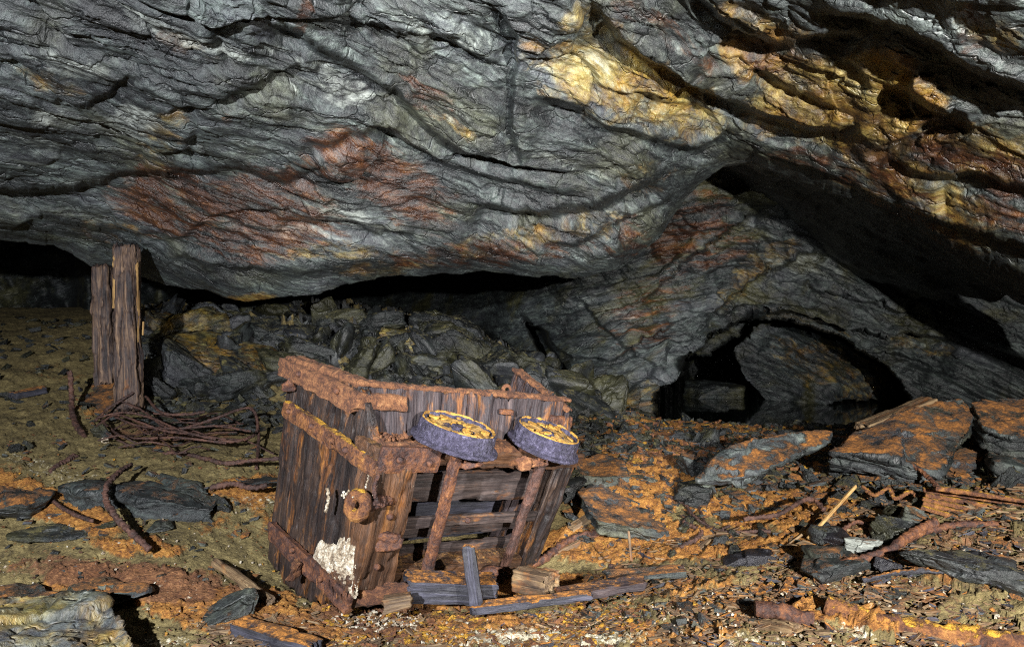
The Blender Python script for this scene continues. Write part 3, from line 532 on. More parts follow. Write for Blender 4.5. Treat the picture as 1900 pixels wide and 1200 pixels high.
def tube(name, pts_, r, mat, parent=None, ns=12, n=26, rough=.6, seed=0, taper=1.0, flat=1.0, hook=False):
    c = crom(pts_, n); T = np.gradient(c, axis=0); T /= np.linalg.norm(T, axis=1)[:, None]
    up = np.array([0, 0, 1.0]); A = np.cross(T, up); bad = np.linalg.norm(A, axis=1) < .15; A[bad] = np.cross(T[bad], [1, 0, 0]); A /= np.linalg.norm(A, axis=1)[:, None]; B = np.cross(A, T)
    c = c+r*.4*np.stack([fbm(c*9+seed, 3, seed), fbm(c*9+5+seed, 3, seed), fbm(c*9+9, 3, seed)], -1)
    th = np.linspace(0, 2*math.pi, ns, endpoint=False); L = np.concatenate([[0], np.cumsum(np.linalg.norm(np.diff(c, axis=0), axis=1))])
    rr = r*np.linspace(1, taper, len(c))[:, None]*np.ones(ns)
    G_ = c[:, None]+rr[..., None]*(np.cos(th)[None, :, None]*A[:, None]+flat*np.sin(th)[None, :, None]*B[:, None])
    nn_ = fbm(G_*np.array([1, 1, 1])*(.9/r), 4, seed+3)[..., None]*rough*2*r
    G_ = G_+nn_*(G_-c[:, None])/r
    k = len(c); i = np.arange(k*ns).reshape(k, ns); j = np.roll(i, -1, 1)
    Q = np.stack([i[:-1], i[1:], j[1:], j[:-1]], -1).reshape(-1, 4)
    V_ = np.concatenate([G_.reshape(-1, 3), c[[0, -1]]]); e0, e1_ = k*ns, k*ns+1
    caps = np.array([[e0, i[0, q], j[0, q], e0] for q in range(ns)]+[[e1_, j[-1, q], i[-1, q], e1_] for q in range(ns)])
    # caps as thin quads collapsed to the centre
    V_ = np.concatenate([V_, c[[0, -1]]+1e-5]); caps = np.array([[e0, i[0, q], j[0, q], e0+2] for q in range(ns)]+[[e1_, j[-1, q], i[-1, q], e1_+2] for q in range(ns)])
    fol = np.concatenate([np.stack([np.repeat(L[:, None], ns, 1), np.cos(th)[None]*r+0*rr, np.sin(th)[None]*r+0*rr], -1).reshape(-1, 3), np.zeros((4, 3))])
    return raw(name, V_, np.concatenate([Q, caps]), mat, parent, fol=fol)
_ico = {}
def ico(n):
    if n in _ico: return _ico[n]
    import bmesh
    bm = bmesh.new(); bmesh.ops.create_icosphere(bm, subdivisions=n, radius=1); bm.verts.ensure_lookup_table()
    V_ = np.array([v.co[:] for v in bm.verts]); T = np.array([[v.index for v in f.verts] for f in bm.faces]); bm.free(); _ico[n] = (V_, T); return V_, T
def rock(name, loc, dims, mat, seed, n=5, rot=(0, 0, 0), rough=1.0, planes=13, parent=None, msk=(0, 0, 0, 0), extra=.0):
    """angular block: the intersection of random half spaces, then bedding steps and chips"""
    D, T = ico(n); rs = np.random.RandomState(seed); N_ = rs.normal(size=(planes, 3)); N_ /= np.linalg.norm(N_, axis=1)[:, None]
    N_ = np.concatenate([N_, np.array([[0, 0, 1], [0, 0, -1.0]])+rs.normal(size=(2, 3))*.08]); N_ /= np.linalg.norm(N_, axis=1)[:, None]
    dd = np.concatenate([rs.uniform(.62, 1.0, planes), [.55+.2*rs.rand(), .6]])
    r = 1/np.maximum((D@N_.T)/dd, 1e-3).max(1); r = np.minimum(r, 1.35)
    V_ = D*r[:, None]*np.array(dims)/2; q = V_+rs.rand(3)*20; L = max(dims)
    from mathutils import Euler
    wv_ = q+.03*np.stack([fbm(q*3, 3, 1), fbm(q*3, 3, 2), fbm(q*3, 3, 3)], -1)
    f1, e1, _ = facets(wv_*np.array([3.5, 3.5, 13]), seed, .9); f2, e2, _ = facets(wv_*np.array([12, 12, 40]), seed+1, .9)
    d_ = rough*(min(.03, L*.07)*f1+min(.010, L*.03)*f2+min(.012, L*.03)*fbm(q*np.array([8, 8, 26]), 4, seed)-.006*sst(.08, 0, e1)*min(1, L*3))
    if extra: d_ = d_+extra*(fbm(q*28, 4, seed+7)+1.2*np.abs(fbm(q*70, 3, seed+8)))
    V_ = V_+D*d_[:, None]
    Rm = np.array(Euler([R_(a) for a in rot]).to_matrix()); W = V_@Rm.T+np.array(loc)
    return raw(name, W, T, mat, parent, fol=q, msk=np.repeat(np.array([msk], float), len(W), 0))
def slab(name, outline, thick, mat, seed, vox=.014, off=(0, 0, -1), rough=1.0, msk=(0, 0, 0, 0), dipn=None):
    """outline: (u, v, Y) corners of the upper face, seen from the camera and placed at their real distance"""
    kf = {13: 1.10, 14: 1.0, 15: .97, 16: .97, 19: 1.04, 20: 1.08, 21: 1.08, 24: 1.02}.get(seed, 1.0); top = np.array([P(c[0], c[1], c[2]*kf) for c in outline]); off = np.array(off, float)*thick; cen = top.mean(0)
    bot = cen+(top-cen)*.93+off; n = len(top)
    me = bpy.data.meshes.new(name+"_raw"); F_ = [tuple(range(n)), tuple(range(2*n-1, n-1, -1))]+[(i, n+i, n+(i+1) % n, (i+1) % n) for i in range(n)]
    me.from_pydata([tuple(x) for x in np.concatenate([top, bot])], [], F_); me.update()
    o = bpy.data.objects.new("tmp_raw", me); sc.collection.objects.link(o)
    md = o.modifiers.new("r", 'REMESH'); md.mode = 'VOXEL'; md.voxel_size = vox
    ev = o.evaluated_get(bpy.context.evaluated_depsgraph_get()); m2 = ev.to_mesh()
    nv = len(m2.vertices); V_ = np.zeros(nv*3, F4); m2.vertices.foreach_get("co", V_); V_ = V_.reshape(-1, 3).astype(float)
    Nn = np.zeros(nv*3, F4); m2.vertices.foreach_get("normal", Nn); Nn = Nn.reshape(-1, 3)
    Q = np.array([p_.vertices[:] for p_ in m2.polygons if len(p_.vertices) == 4]); ev.to_mesh_clear(); bpy.data.objects.remove(o); bpy.data.meshes.remove(me)
    pn = np.cross(top[1]-top[0], top[-1]-top[0]) if dipn is None else np.array(dipn, float); 
    c_ = top-cen; _, _, vt = np.linalg.svd(c_); pn = vt[2] if dipn is None else pn
    if pn[2] < 0: pn = -pn
    q = V_@frame(pn).T+seed; wq = q+.04*np.stack([fbm(q*2.5, 3, 1), fbm(q*2.5, 3, 2), fbm(q*2.5, 3, 3)], -1)
    f1, e1, _ = facets(wq*np.array([3, 3, 16]), seed, .8); f2, _, _ = facets(wq*np.array([10, 10, 46]), seed+1, .9)
    ph = wq[:, 2]*16; f = ph-np.floor(ph)
    side = 1-np.abs(Nn@(pn/np.linalg.norm(pn)))
    d_ = rough*(.022*f1+.008*f2+.012*fbm(q*np.array([5, 5, 22]), 4, seed)+.03*fbm(q*2.2, 3, seed+4)+side*.02*(np.where(f < .8, f/.8, (1-f)/.2)-.5)-.006*sst(.07, 0, e1))
    return raw(name, V_+Nn*d_[:, None], Q, mat, None, fol=q, msk=np.repeat(np.array([msk], float), nv, 0))
# ------------------------------------------------------------------ the overturned mine cart
CR = np.array([[0.727, -0.6311, 0.2707], [0.6764, 0.726, -0.1241], [-0.1182, 0.2733, 0.9546]]); CT = np.array([-0.1842, 2.8691, -0.7916])
# local x = length, y = into the tub (away from the wheels), z = width, now pointing up
_K = {(-.557, 0, .297): (720, 828), (.557, 0, .297): (1040, 847), (-.557, 0, -.297): (636, 1094), (.557, 0, -.297): (978, 1053), (-.557, .132, .484): (651, 712), (.557, .132, .484): (1079, 739),
      (-.557, .606, .444): (542, 665), (.557, .606, .444): (959, 688), (-.557, .606, -.468): (497, 1032), (-.26+.03, -.06, .404): (847, 787), (.26+.03, -.06, .404): (1021, 797), (-.557, .35, -.5): (542, 1113)}
_A, _b = [], []
def _bas(p): x, y, z_ = p; return [1, x, y, z_, x*y, x*z_, y*z_]
for k, (u_, v_) in _K.items():
    q_ = CR@np.array(k)+CT; _A.append(_bas(k)); _b.append([u_-(950+FPX*q_[0]/q_[1]), v_-(600-FPX*q_[2]/q_[1])])
_A, _b = np.array(_A), np.array(_b); _C = np.linalg.solve(_A.T@_A+2e-3*np.eye(7), _A.T@_b)   # the frame has racked out of square
def C(x, y, z_):
    q_ = CR@np.array([x, y, z_])+CT; du, dv = np.array(_bas((x, y, z_)))@_C
    return np.array([q_[0]+du*q_[1]/FPX, q_[1], q_[2]-dv*q_[1]/FPX+CAMH])
def CB(x0, x1, y0, y1, z0, z1): return [C(x, y, z_) for x in (x0, x1) for y in (y0, y1) for z_ in (z0, z1)]
cart = empty("mine_cart", tuple(C(0, .3, -.5)))
tag(cart, "rotten wooden mine cart lying on its side with two flanged wheels upward", "mine cart")
CO = -np.array(cart.location)
def cpart(name, c8, mat, parent=None, **k):
    o = hexa(name, c8, mat, parent or cart, **k)
    return o
def rebase(o):     # mesh was built in world space: shift into the cart's own space
    me = o.data; n = len(me.vertices); V_ = np.zeros(n*3, F4); me.vertices.foreach_get("co", V_); V_ = V_.reshape(-1, 3)+CO.astype(F4); me.vertices.foreach_set("co", V_.ravel()); me.update()
ZT = lambda y: float(np.interp(y, [0, .06, .132, .35, .606], [.30, .40, .484, .470, .444])); ZB = lambda y: float(np.interp(y, [0, .1, .2, .35, .45, .606], [-.31, -.40, -.47, -.50, -.50, -.462]))
def multi(name, pieces, mat, **k):
    """several boards of one wall, in one mesh"""
    import itertools
    Vs, Qs, Fs, n0 = [], [], [], 0
    for i, c8 in enumerate(pieces):
        o = hexa("tmp", c8, None, None, seed=k.get('seed', 0)+i*5, **{a: b for a, b in k.items() if a not in ('seed', 'parent')}); me = o.data; n = len(me.vertices)
        V_ = np.zeros(n*3, F4); me.vertices.foreach_get("co", V_); Q = np.zeros(len(me.loops), np.int32); me.loops.foreach_get("vertex_index", Q); F_ = np.zeros(n*3, F4); me.attributes["fol"].data.foreach_get("vector", F_)
        Vs.append(V_.reshape(-1, 3)); Qs.append(Q.reshape(-1, 4)+n0); Fs.append(F_.reshape(-1, 3)); n0 += n; bpy.data.objects.remove(o); bpy.data.meshes.remove(me)
    return raw(name, np.concatenate(Vs), np.concatenate(Qs), mat, k.get('parent', cart), fol=np.concatenate(Fs))
W_ = MAT
# end walls of upright planks
def endwall(x0, x1, ys, mat, seed, cut=0):
    pc = []
    for a, b in zip(ys[:-1], ys[1:]):
        a2, b2 = a+.003, b-.003; c8 = []
        for x in (x0, x1):
            for y in (a2, b2):
                for tb in (0, 1): c8.append(C(x, y, (ZT(y)-cut) if tb else ZB(y)))
        pc.append(c8)
    return multi("end_wall", pc, mat, seed=seed, step=.010, grain=2, rough=.006, chip=.007, endjag=.03, round_=.007)
endwall(-.560, -.522, [.0, .13, .262, .40, .50, .606], W_['cwood'], 3)
endwall(.522, .558, [.0, .12, .26, .40, .52, .606], W_['cwoodp'], 8)
# upper side wall: short upright boards left above the frame
xs = [-.520, -.35, -.19, -.055, .08, .22, .37, .520]; pc = []; rs = np.random.RandomState(4)
for a, b in zip(xs[:-1], xs[1:]):
    t1 = .486+rs.uniform(-.012, .006); dy = rs.uniform(-.006, .006)
    pc.append([C(x, y, z_) for x in (a+.003, b-.003) for y, z_ in ((.045+dy, .20), (.132+dy, t1), (.080+dy, .20), (.166+dy, t1))])
pc = [[c[0], c[1], c[2], c[3], c[4], c[5], c[6], c[7]] for c in pc]
multi("side_wall", pc, W_['cwoodp'], seed=20, step=.009, grain=2, rough=.006, chip=.008, endjag=.02, round_=.006)
pc = [[C(x, y, z_) for x in (a, b) for y, z_ in ((.16, -.50), (.055, -.27), (.20, -.50), (.09, -.27))] for a, b in ((-.52, -.2), (-.19, .1), (.11, .52))]
multi("side_wall", pc, W_['cwood'], seed=40, step=.014, grain=0, rough=.008, chip=.008)
# chassis
cpart("frame_beam", CB(-.585, .60, -.052, .075, .232, .305), W_['beam'], step=.009, grain=0, rough=.008, chip=.008, seed=51, kfreq=22)
cpart("frame_beam", CB(-.585, .575, -.050, .075, -.335, -.205), W_['beam'], step=.009, grain=0, rough=.008, chip=.009, seed=52, kfreq=22)
cpart("frame_post", CB(-.580, -.395, -.078, .045, -.250, .240), W_['beam'], step=.009, grain=2, rough=.010, chip=.010, seed=53)
cpart("frame_post", CB(.445, .585, -.050, .045, -.245, .240), W_['cwood'], step=.009, grain=2, rough=.009, chip=.009, seed=54)
for k, (z0, z1, y0) in enumerate(((.165, .232, .075), (.03, .155, .060), (-.135, -.075, .075), (-.235, -.175, .070))):
    cpart("floor_board", CB(-.44, .45, y0, y0+.03, z0, z1), W_['board'], step=.009, grain=0, rough=.006, chip=.006, seed=60+k, endjag=.02)
cpart("cross_bar", CB(-.44, .50, -.03, -.005, -.035, .012), W_['board'], step=.008, grain=0, rough=.004, chip=.003, seed=70)
cpart("dark_backing", CB(-.5, .5, .30, .33, -.28, .22), W_['black'], step=.03, grain=0, rough=.01, seed=71)  # black panel behind the floor gaps; its colour stands in for the shaded interior
# iron straps
for z0, z1, x1 in ((.195, .262, -.44), (-.345, -.262, -.44)):
    cpart("strap", [C(x, y, z_+(.015 if z_ > -.1 else 0)*(y > .3)) for x in (-.592, -.563) for y in (-.062, .56) for z_ in (z0, z1)], W_['orust'] if z0 > 0 else W_['rust'], step=.008, grain=1, rough=.008, kfreq=22, chip=.004, seed=80+int(z0*10)+4)
cpart("strap", CB(-.575, -.30, -.078, -.055, .215, .318), W_['rust'], step=.008, grain=0, rough=.006, kfreq=30, seed=86)
cpart("rim_band", [C(x, y, z_) for x in (-.600, -.558) for y in (.105, .615) for z_ in ((ZT(y)-.075), (ZT(y)+.004))], W_['crust'], step=.008, grain=1, rough=.010, kfreq=22, chip=.006, seed=88)
cpart("rim_band", [C(x, y, z_) for x in (-.595, -.37) for y, z_ in ((.082, .40), (.105, .455), (.112, .39), (.135, .45))], W_['crust'], step=.008, grain=0, rough=.008, kfreq=35, seed=89)
cpart("rim_crust", [C(x, y, z_) for x in (-.56, .56) for y in (.125, .175) for z_ in (.476, .492)], W_['crust'], step=.007, grain=0, rough=.010, kfreq=30, seed=90)
cpart("rim_crust", [C(x, y, z_+ZT(y)) for x in (-.575, -.50) for y in (.14, .612) for z_ in (-.012, .014)], W_['crust'], step=.007, grain=1, rough=.014, kfreq=30, seed=91)
cpart("rim_crust", [C(x, y, z_+ZT(y)) for x in (.515, .565) for y in (.10, .612) for z_ in (-.004, .012)], W_['crust'], step=.007, grain=1, rough=.009, kfreq=30, seed=92)
cpart("rim_band", [C(x, y, z_) for x in (.43, .575) for y, z_ in ((.075, .375), (.090, .42), (.09, .375), (.112, .42))], W_['rust'], step=.007, grain=0, rough=.005, kfreq=35, seed=93)
cpart("ledge_crust", CB(-.55, .42, -.045, .055, .298, .316), W_['crust'], step=.007, grain=0, rough=.014, kfreq=26, seed=94)
cpart("strap", [C(x, y, z_) for x in (.10, .18) for y, z_ in ((.075, .415), (.085, .435), (.09, .415), (.10, .435))], W_['rust'], step=.006, grain=0, rough=.004, kfreq=35, seed=95)
def knob(p_, r, mat=None):
    D, T = ico(3); V_ = D*r*(1+.25*fbm(D*2+p_*30, 3, 4)[:, None]); return raw("bolt_head", V_+p_, T, mat or W_['rust'], cart)
for p_ in [(-.598, .10, .232), (-.598, .33, .242), (-.598, .50, .245), (-.598, .12, -.30), (-.598, .34, -.29), (-.605, .2, .43), (-.605, .45, .42), (-.50, -.085, .27), (-.36, -.085, .26), (.30, -.055, .27), (.42, -.055, .268), (-.49, -.085, .05), (-.50, -.085, -.15), (-.49, -.058, -.27), (-.1, -.055, -.27), (.2, -.055, -.27), (-.02, -.033, -.01), (.33, -.033, -.012)]: knob(C(*p_), .013)
for k, (p_, dm) in enumerate([((-.5, -.085, -.05), (.10, .04, .10)), ((-.45, -.06, -.26), (.20, .05, .08)), ((.1, -.055, -.26), (.35, .04, .07)), ((-.57, .3, -.33), (.04, .22, .07)), ((-.2, -.055, .262), (.22, .03, .06)), ((.15, -.055, .262), (.2, .03, .06)), ((-.57, .55, .35), (.05, .09, .10)), ((-.575, .22, .245), (.04, .16, .06))]):
    rock("rust_cake", C(*p_), dm, W_['crust' if k % 2 else 'rust'], 900+k, n=4, rough=2.2, parent=cart, extra=.010)
# axles and wheels
def wheel(cx, cy, cz, Rr, seed):
    prof = [(0, .044), (.16, .044), (.19, .036), (.60, .031), (.84, .033), (.87, .046), (.885, .050), (.93, .050), (.95, .042), (.965, -.008), (.975, -.012), (1.085, -.016), (1.10, -.020), (1.10, -.027), (1.06, -.031), (.5, -.031), (.0, -.031)]
    # resample finely
    pr = []
    for a, b in zip(prof[:-1], prof[1:]):
        n = max(1, int(math.hypot((b[0]-a[0])*Rr, b[1]-a[1])/.004))
        for t_ in range(n): pr.append((a[0]+(b[0]-a[0])*t_/n, a[1]+(b[1]-a[1])*t_/n))
    pr.append(prof[-1]); pr = np.array(pr); ns = 200; th = np.linspace(0, 2*math.pi, ns, endpoint=False)
    lx = cx+pr[:, :1]*Rr*np.cos(th); ly = cy+pr[:, :1]*Rr*np.sin(th); lz = cz+pr[:, 1:]+0*lx
    L_ = np.stack([lx, ly, lz], -1); nz_ = .0045*fbm(L_*60, 4, seed)+.004*np.maximum(fbm(L_*26, 3, seed+2), 0)
    c0 = np.array([cx, cy, cz+.012]); dr = L_-c0; dr /= np.linalg.norm(dr, axis=-1, keepdims=True)+1e-9; L_ = L_+dr*nz_[..., None]*(pr[:, :1]/.3).clip(0, 1)[..., None]*1.4
    Wd = np.array([C(*p_) for p_ in L_.reshape(-1, 3)]); k = len(pr); i = np.arange(k*ns).reshape(k, ns); j = np.roll(i, -1, 1); Q = np.stack([i[:-1], j[:-1], j[1:], i[1:]], -1).reshape(-1, 4)
    o = raw("wheel", Wd, Q, W_['wheel'], cart)
    # yellow flaking scale: rim ring and plates in the dish
    ths = np.linspace(0, 2*math.pi, 180, endpoint=False); rr = np.stack([.885+.035*fbm(np.stack([np.cos(ths)*3, np.sin(ths)*3, ths*0+k_], -1), 3, seed) for k_ in (0, 3)], 0)
    ring = np.stack([rr[0]-.01, rr[0]+.004, rr[1]+.018, rr[1]+.030]); gap = sst(-.25, .1, fbm(np.stack([np.cos(ths)*2.2, np.sin(ths)*2.2, ths*0+4], -1), 3, seed+6)); hz = np.array([.040, .050, .050, .038])[:, None]+.006*gap+.004*fbm(np.stack([np.cos(ths)*9, np.sin(ths)*9, ths*0], -1), 3, seed+4)
    L_ = np.stack([cx+ring*Rr*np.cos(ths), cy+ring*Rr*np.sin(ths), cz+hz+0*ring], -1); Wd = np.array([C(*p_) for p_ in L_.reshape(-1, 3)])
    i = np.arange(4*180).reshape(4, 180); j = np.roll(i, -1, 1); Q = np.stack([i[:-1], j[:-1], j[1:], i[1:]], -1).reshape(-1, 4)
    raw("rim_scale", Wd, Q, W_['flake'], o)
    fr = np.linspace(.02, .86, 26); FR, TH = np.meshgrid(fr, np.linspace(0, 2*math.pi, 91), indexing='ij'); fp = np.stack([cx+FR*Rr*np.cos(TH), cy+FR*Rr*np.sin(TH), 0*FR], -1); hz_ = .0345+.009*fbm(fp*24, 3, seed+20)
    fp[..., 2] = cz+hz_; raw("wheel_face", np.array([C(*p_) for p_ in fp.reshape(-1, 3)]), gridQ(26, 91), W_['face'], o)
    rs = np.random.RandomState(seed); Vs, Qs, n0 = [], [], 0
    for q in range(24):
        a = rs.uniform(0, 6.28); r_ = Rr*.78*math.sqrt(rs.rand()); sx, sy = rs.uniform(.006, .026, 2); ang = rs.uniform(0, 3.1); n = 7
        aa = np.linspace(0, 6.28, n, endpoint=False)+rs.uniform(-.3, .3, n); px = r_*math.cos(a)+sx*np.cos(aa)*math.cos(ang)-sy*np.sin(aa)*math.sin(ang); py = r_*math.sin(a)+sx*np.cos(aa)*math.sin(ang)+sy*np.sin(aa)*math.cos(ang)
        hz = .037+.012*rs.rand(); tl = rs.uniform(-.3, .3, 2); z0 = cz+hz+tl[0]*(px-px.mean())+tl[1]*(py-py.mean())
        top = np.array([C(cx+x, cy+y, zz) for x, y, zz in zip(px, py, z0)]); bt = np.array([C(cx+x, cy+y, zz-.006) for x, y, zz in zip(px, py, z0)]); ct = top.mean(0); cb = bt.mean(0)
        Vs += [top, bt, [ct, cb]]
        for s_ in range(n):
            s2 = (s_+1) % n; Qs += [[n0+s_, n0+s2, n0+n+s2, n0+n+s_], [n0+2*n, n0+s2, n0+s_, n0+2*n], ]
        n0 += 2*n+2
    Qs = [q_ for q_ in Qs if len(set(q_)) == 4]; Fs = Qs
    me = bpy.data.meshes.new("flakes"); allv = np.concatenate([np.array(x).reshape(-1, 3) for x in Vs]); F_ = [tuple(q_) for q_ in Qs]
    n = 7; nb = 0
    while nb < n0: F_.append(tuple(range(nb, nb+n))); nb += 2*n+2
    me.from_pydata([tuple(x) for x in allv], [], F_); link("rust_flakes", me, W_['flake'], o)["kind"] = "stuff"
    return o
wheel(-.235, -.06, .360, .155, 5); wheel(.285, -.06, .362, .156, 9)
for x in (-.225, .285):
    a = C(x, -.075, .35); b = C(x+(-.005), -.070, -.315); cpart("axle", [C(x+dx, y, z_) for dx in (-.021, .021) for y in (-.098, -.062) for z_ in (-.32, .34)], W_['rust'] if x < 0 else W_['darkrust'], step=.007, grain=2, rough=.006, kfreq=40, seed=100+int(x*10))
# coupling eye on the end of the cart
def ring(name, c, Rr, r, nrm_, mat, parent, seed, flat=1.0):
    nrm_ = np.array(nrm_)/np.linalg.norm(nrm_); a = np.cross(nrm_, [0, 0, 1]); a /= np.linalg.norm(a); b = np.cross(nrm_, a); th = np.linspace(0, 2*math.pi, 60, endpoint=False); ph = np.linspace(0, 2*math.pi, 22, endpoint=False)
    d_ = np.cos(th)[:, None]*a+np.sin(th)[:, None]*b*1.1; G_ = c+d_[:, None]*(Rr+r*np.cos(ph)[None, :, None])+nrm_*(r*flat*np.sin(ph))[None, :, None]
    n_ = fbm(G_*45, 4, seed)*.005; G_ = G_+(G_-(c+d_[:, None]*Rr))/r*n_[..., None]
    i = np.arange(60*22).reshape(60, 22); Q = np.stack([i, np.roll(i, -1, 0), np.roll(np.roll(i, -1, 0), -1, 1), np.roll(i, -1, 1)], -1).reshape(-1, 4); return raw(name, G_.reshape(-1, 3), Q, mat, parent)
ec = P(664, 937, 2.37); ring("coupling_eye", ec, .032, .021, (-.35, -.93, .25), W_['orust'], cart, 7, 1.2)
tube("coupling_shank", [ec+np.array([.035, .01, 0]), ec+np.array([.07, .05, .0]), ec+np.array([.10, .12, -.01])], .019, W_['rust'], cart, seed=3, rough=.6)
tube("bracket", [P(702, 880, 2.39), P(694, 905, 2.36), P(700, 930, 2.37), P(712, 938, 2.39)], .007, W_['rust'], cart, seed=5, rough=.5)
def crumbs(name, cen_, dims, mat, parent, seed, cnt=160, size=(.005, .016), shell=True):
    rs = np.random.RandomState(seed); D, T = ico(1); Vs, Ts = [], []; seed_ = seed
    for k in range(cnt):
        d_ = rs.normal(size=3); d_ /= np.linalg.norm(d_); p_ = np.array(cen_)+d_*np.array(dims)/2*(rs.rand()**.4); s_ = rs.uniform(*size)
        V_ = D*(1+rs.uniform(-.35, .35, (len(D), 1)))*s_*rs.uniform(.6, 1.2, 3)+p_; Vs.append(V_); Ts.append(T+k*len(D))
    return raw(name, np.concatenate(Vs), np.concatenate(Ts), mat, parent, smooth=False)
wc = C(-.60, .06, -.215)
YY_, ZZ_ = np.meshgrid(np.linspace(-.085, .27, 110), np.linspace(-.285, -.04, 90)); pp_ = np.stack([YY_*0, YY_, ZZ_], -1); sh_ = inside(YY_*100, ZZ_*100, [(-7.5, -27.5), (-7.5, -14), (-4, -6), (3, -8), (10, -15), (20, -19), (24, -27.5)])/100+.022*fbm(pp_*22, 4, 3)
hh_ = np.sqrt(np.clip(sh_, 0, 1))*.16*(.5+.5*np.abs(fbm(pp_*30, 4, 9))*2.4)+.007*fbm(pp_*120, 3, 5); pw_ = np.array([C(-.565-h_*.9, y_-h_*.3, z_) for h_, y_, z_ in zip(hh_.ravel(), YY_.ravel(), ZZ_.ravel())])
raw("mineral_crust", pw_, gridQ(90, 110, keep=sh_ > -.003), W_['white'], cart)
crumbs("mineral_crumbs", P(655, 918, 2.385), (.09, .05, .03), W_['white'], cart, 6, 60, (.002, .006))
crumbs("mineral_crumbs", C(-.50, .02, .318), (.16, .10, .03), MAT['crust'], cart, 8, 120, (.004, .010))
for i, (u_, v0, v1, Y_) in enumerate(((683, 862, 905, 2.44), (607, 905, 950, 2.52), (693, 905, 925, 2.4))):
    tube("mineral_drip", [P(u_, v0, Y_), P(u_+2, (v0+v1)/2, Y_-.005), P(u_-3, v1, Y_)], .006, W_['white'], cart, seed=i, rough=.6)
for i, (u_, v_) in enumerate(((625, 1100), (600, 1085), (640, 1096), (588, 1072), (655, 1090), (1000, 850), (1015, 852))):
    tube("drip", [P(u_, v_, 2.44 if v_ > 900 else 2.8), P(u_, v_+12+5*(i % 2), 2.44 if v_ > 900 else 2.8)], .0035, W_['rust'], cart, seed=i, taper=.4, ns=6)
ring("rope_ring", C(.18, .17, .498), .016, .007, (0, -1, .3), W_['crust'], cart, 11)
for o in list(cart.children):
    for c_ in [o]+list(o.children): rebase(c_)
# ------------------------------------------------------------------ mine props
def prop(cuts, mat, name, label, seed, w_, h_):
    a, b = cuts; o = plank(name, a, b, w_, h_, mat, up=(0, 1, 0), step=.011, grain=0, rough=.016, chip=.014, seed=seed, w2=w_*.82, round_=.035, endjag=.06, kfreq=7, freq=(1.6, 16.0)); tag(o, label, "mine prop", "timber props under the rock"); return o
tp_ = prop((P(241, 768, 4.55), P(234, 452, 4.72)), W_['post'], "mine_prop", "taller split timber prop with pale splintered edges, nearest the cart", 201, .160, .13)
for k, (a_, b_) in enumerate((((213, 575, 4.60), (212, 462, 4.66)), ((257, 640, 4.58), (255, 480, 4.66)))):
    plank("splintered_edge", P(*a_), P(*b_), .012, .02, W_['pine'], up=(0, 1, 0), step=.007, grain=0, rough=.008, chip=.008, seed=230+k, endjag=.08, parent=tp_)
prop((P(197, 722, 4.95), P(189, 488, 5.10)), W_['post'], "mine_prop", "shorter darker timber prop standing close behind the taller one", 207, .135, .12)
o = plank("splinter", P(265, 622, 4.62), P(266, 596, 4.62), .012, .008, W_['pine'], up=(0, 1, 0), step=.006, grain=0, rough=.001); tag(o, "small pale splinter sticking to the right edge of the taller prop", "splinter")
# ------------------------------------------------------------------ slabs and boulders
S, SC, HP = MAT['slab'], MAT['slabclean'], MAT['heap']
def sl(outline, th, mat, seed, label, off=(0, 0, -1), name="flat_rock", cat="rock slab", grp=None, **k): return tag(slab(name, outline, th, mat, seed, off=off, **k), label, cat, grp)
sl([(205, 900, 3.22), (235, 888, 3.45), (300, 884, 3.55), (368, 892, 3.5), (408, 922, 3.3), (400, 942, 3.18), (330, 930, 3.14), (255, 922, 3.12)], .19, SC, 11, "grey slate slab with orange crumbs lying left of the cart", off=(-.1, .10, -1))
sl([(112, 902, 3.25), (150, 892, 3.4), (205, 894, 3.4), (212, 915, 3.2), (170, 915, 3.15)], .13, SC, 12, "narrow slate slab wedged left of the orange-crumbed slab", off=(.2, .1, -1))
sl([(1068, 908, 3.3), (1128, 884, 3.65), (1200, 905, 3.6), (1282, 955, 3.35), (1312, 982, 3.2), (1250, 985, 3.02), (1170, 975, 2.98), (1105, 965, 2.98), (1085, 935, 3.1)], .085, S, 13, "broad flat slab thick with orange dust right of the cart", off=(0, .03, -1))
sl([(1292, 892, 3.42), (1330, 850, 3.50), (1400, 812, 3.60), (1470, 800, 3.68), (1548, 797, 3.74), (1538, 818, 3.68), (1475, 850, 3.54), (1400, 878, 3.40), (1340, 894, 3.36)], .11, S, 14, "leaning pointed slab with a grey face and yellow upper edge", off=(.2, .8, -.35), msk=(0, 0, 0, .7))
sl([(1538, 838, 3.75), (1590, 800, 3.95), (1660, 768, 4.08), (1725, 746, 4.18), (1785, 734, 4.22), (1815, 756, 4.1), (1800, 800, 3.86), (1770, 850, 3.66), (1745, 884, 3.56), (1700, 868, 3.58), (1640, 846, 3.64), (1580, 842, 3.70)], .24, S, 15, "largest dark slab under orange dust, in front of the arch's right foot", off=(.1, .6, -.6))
sl([(1803, 745, 4.12), (1850, 733, 4.22), (1960, 730, 4.2), (2060, 740, 4.1), (2040, 800, 3.8), (1960, 822, 3.66), (1880, 812, 3.7), (1824, 792, 3.82)], .17, S, 16, "orange-dusted slab resting at the frame edge beside the largest slab", off=(0, .3, -.8))
sl([(1835, 838, 3.75), (1900, 828, 3.8), (2000, 835, 3.7), (2010, 870, 3.5), (1900, 868, 3.45), (1845, 858, 3.5)], .20, SC, 17, "bare blue grey block under the slab at the frame edge", off=(0, .1, -1))
sl([(1740, 850, 3.9), (1800, 800, 4.2), (1830, 800, 4.2), (1850, 830, 3.9), (1815, 870, 3.65), (1750, 885, 3.55)], .14, S, 18, "dark broken block between the largest slab and the blue grey block", off=(0, .2, -1))
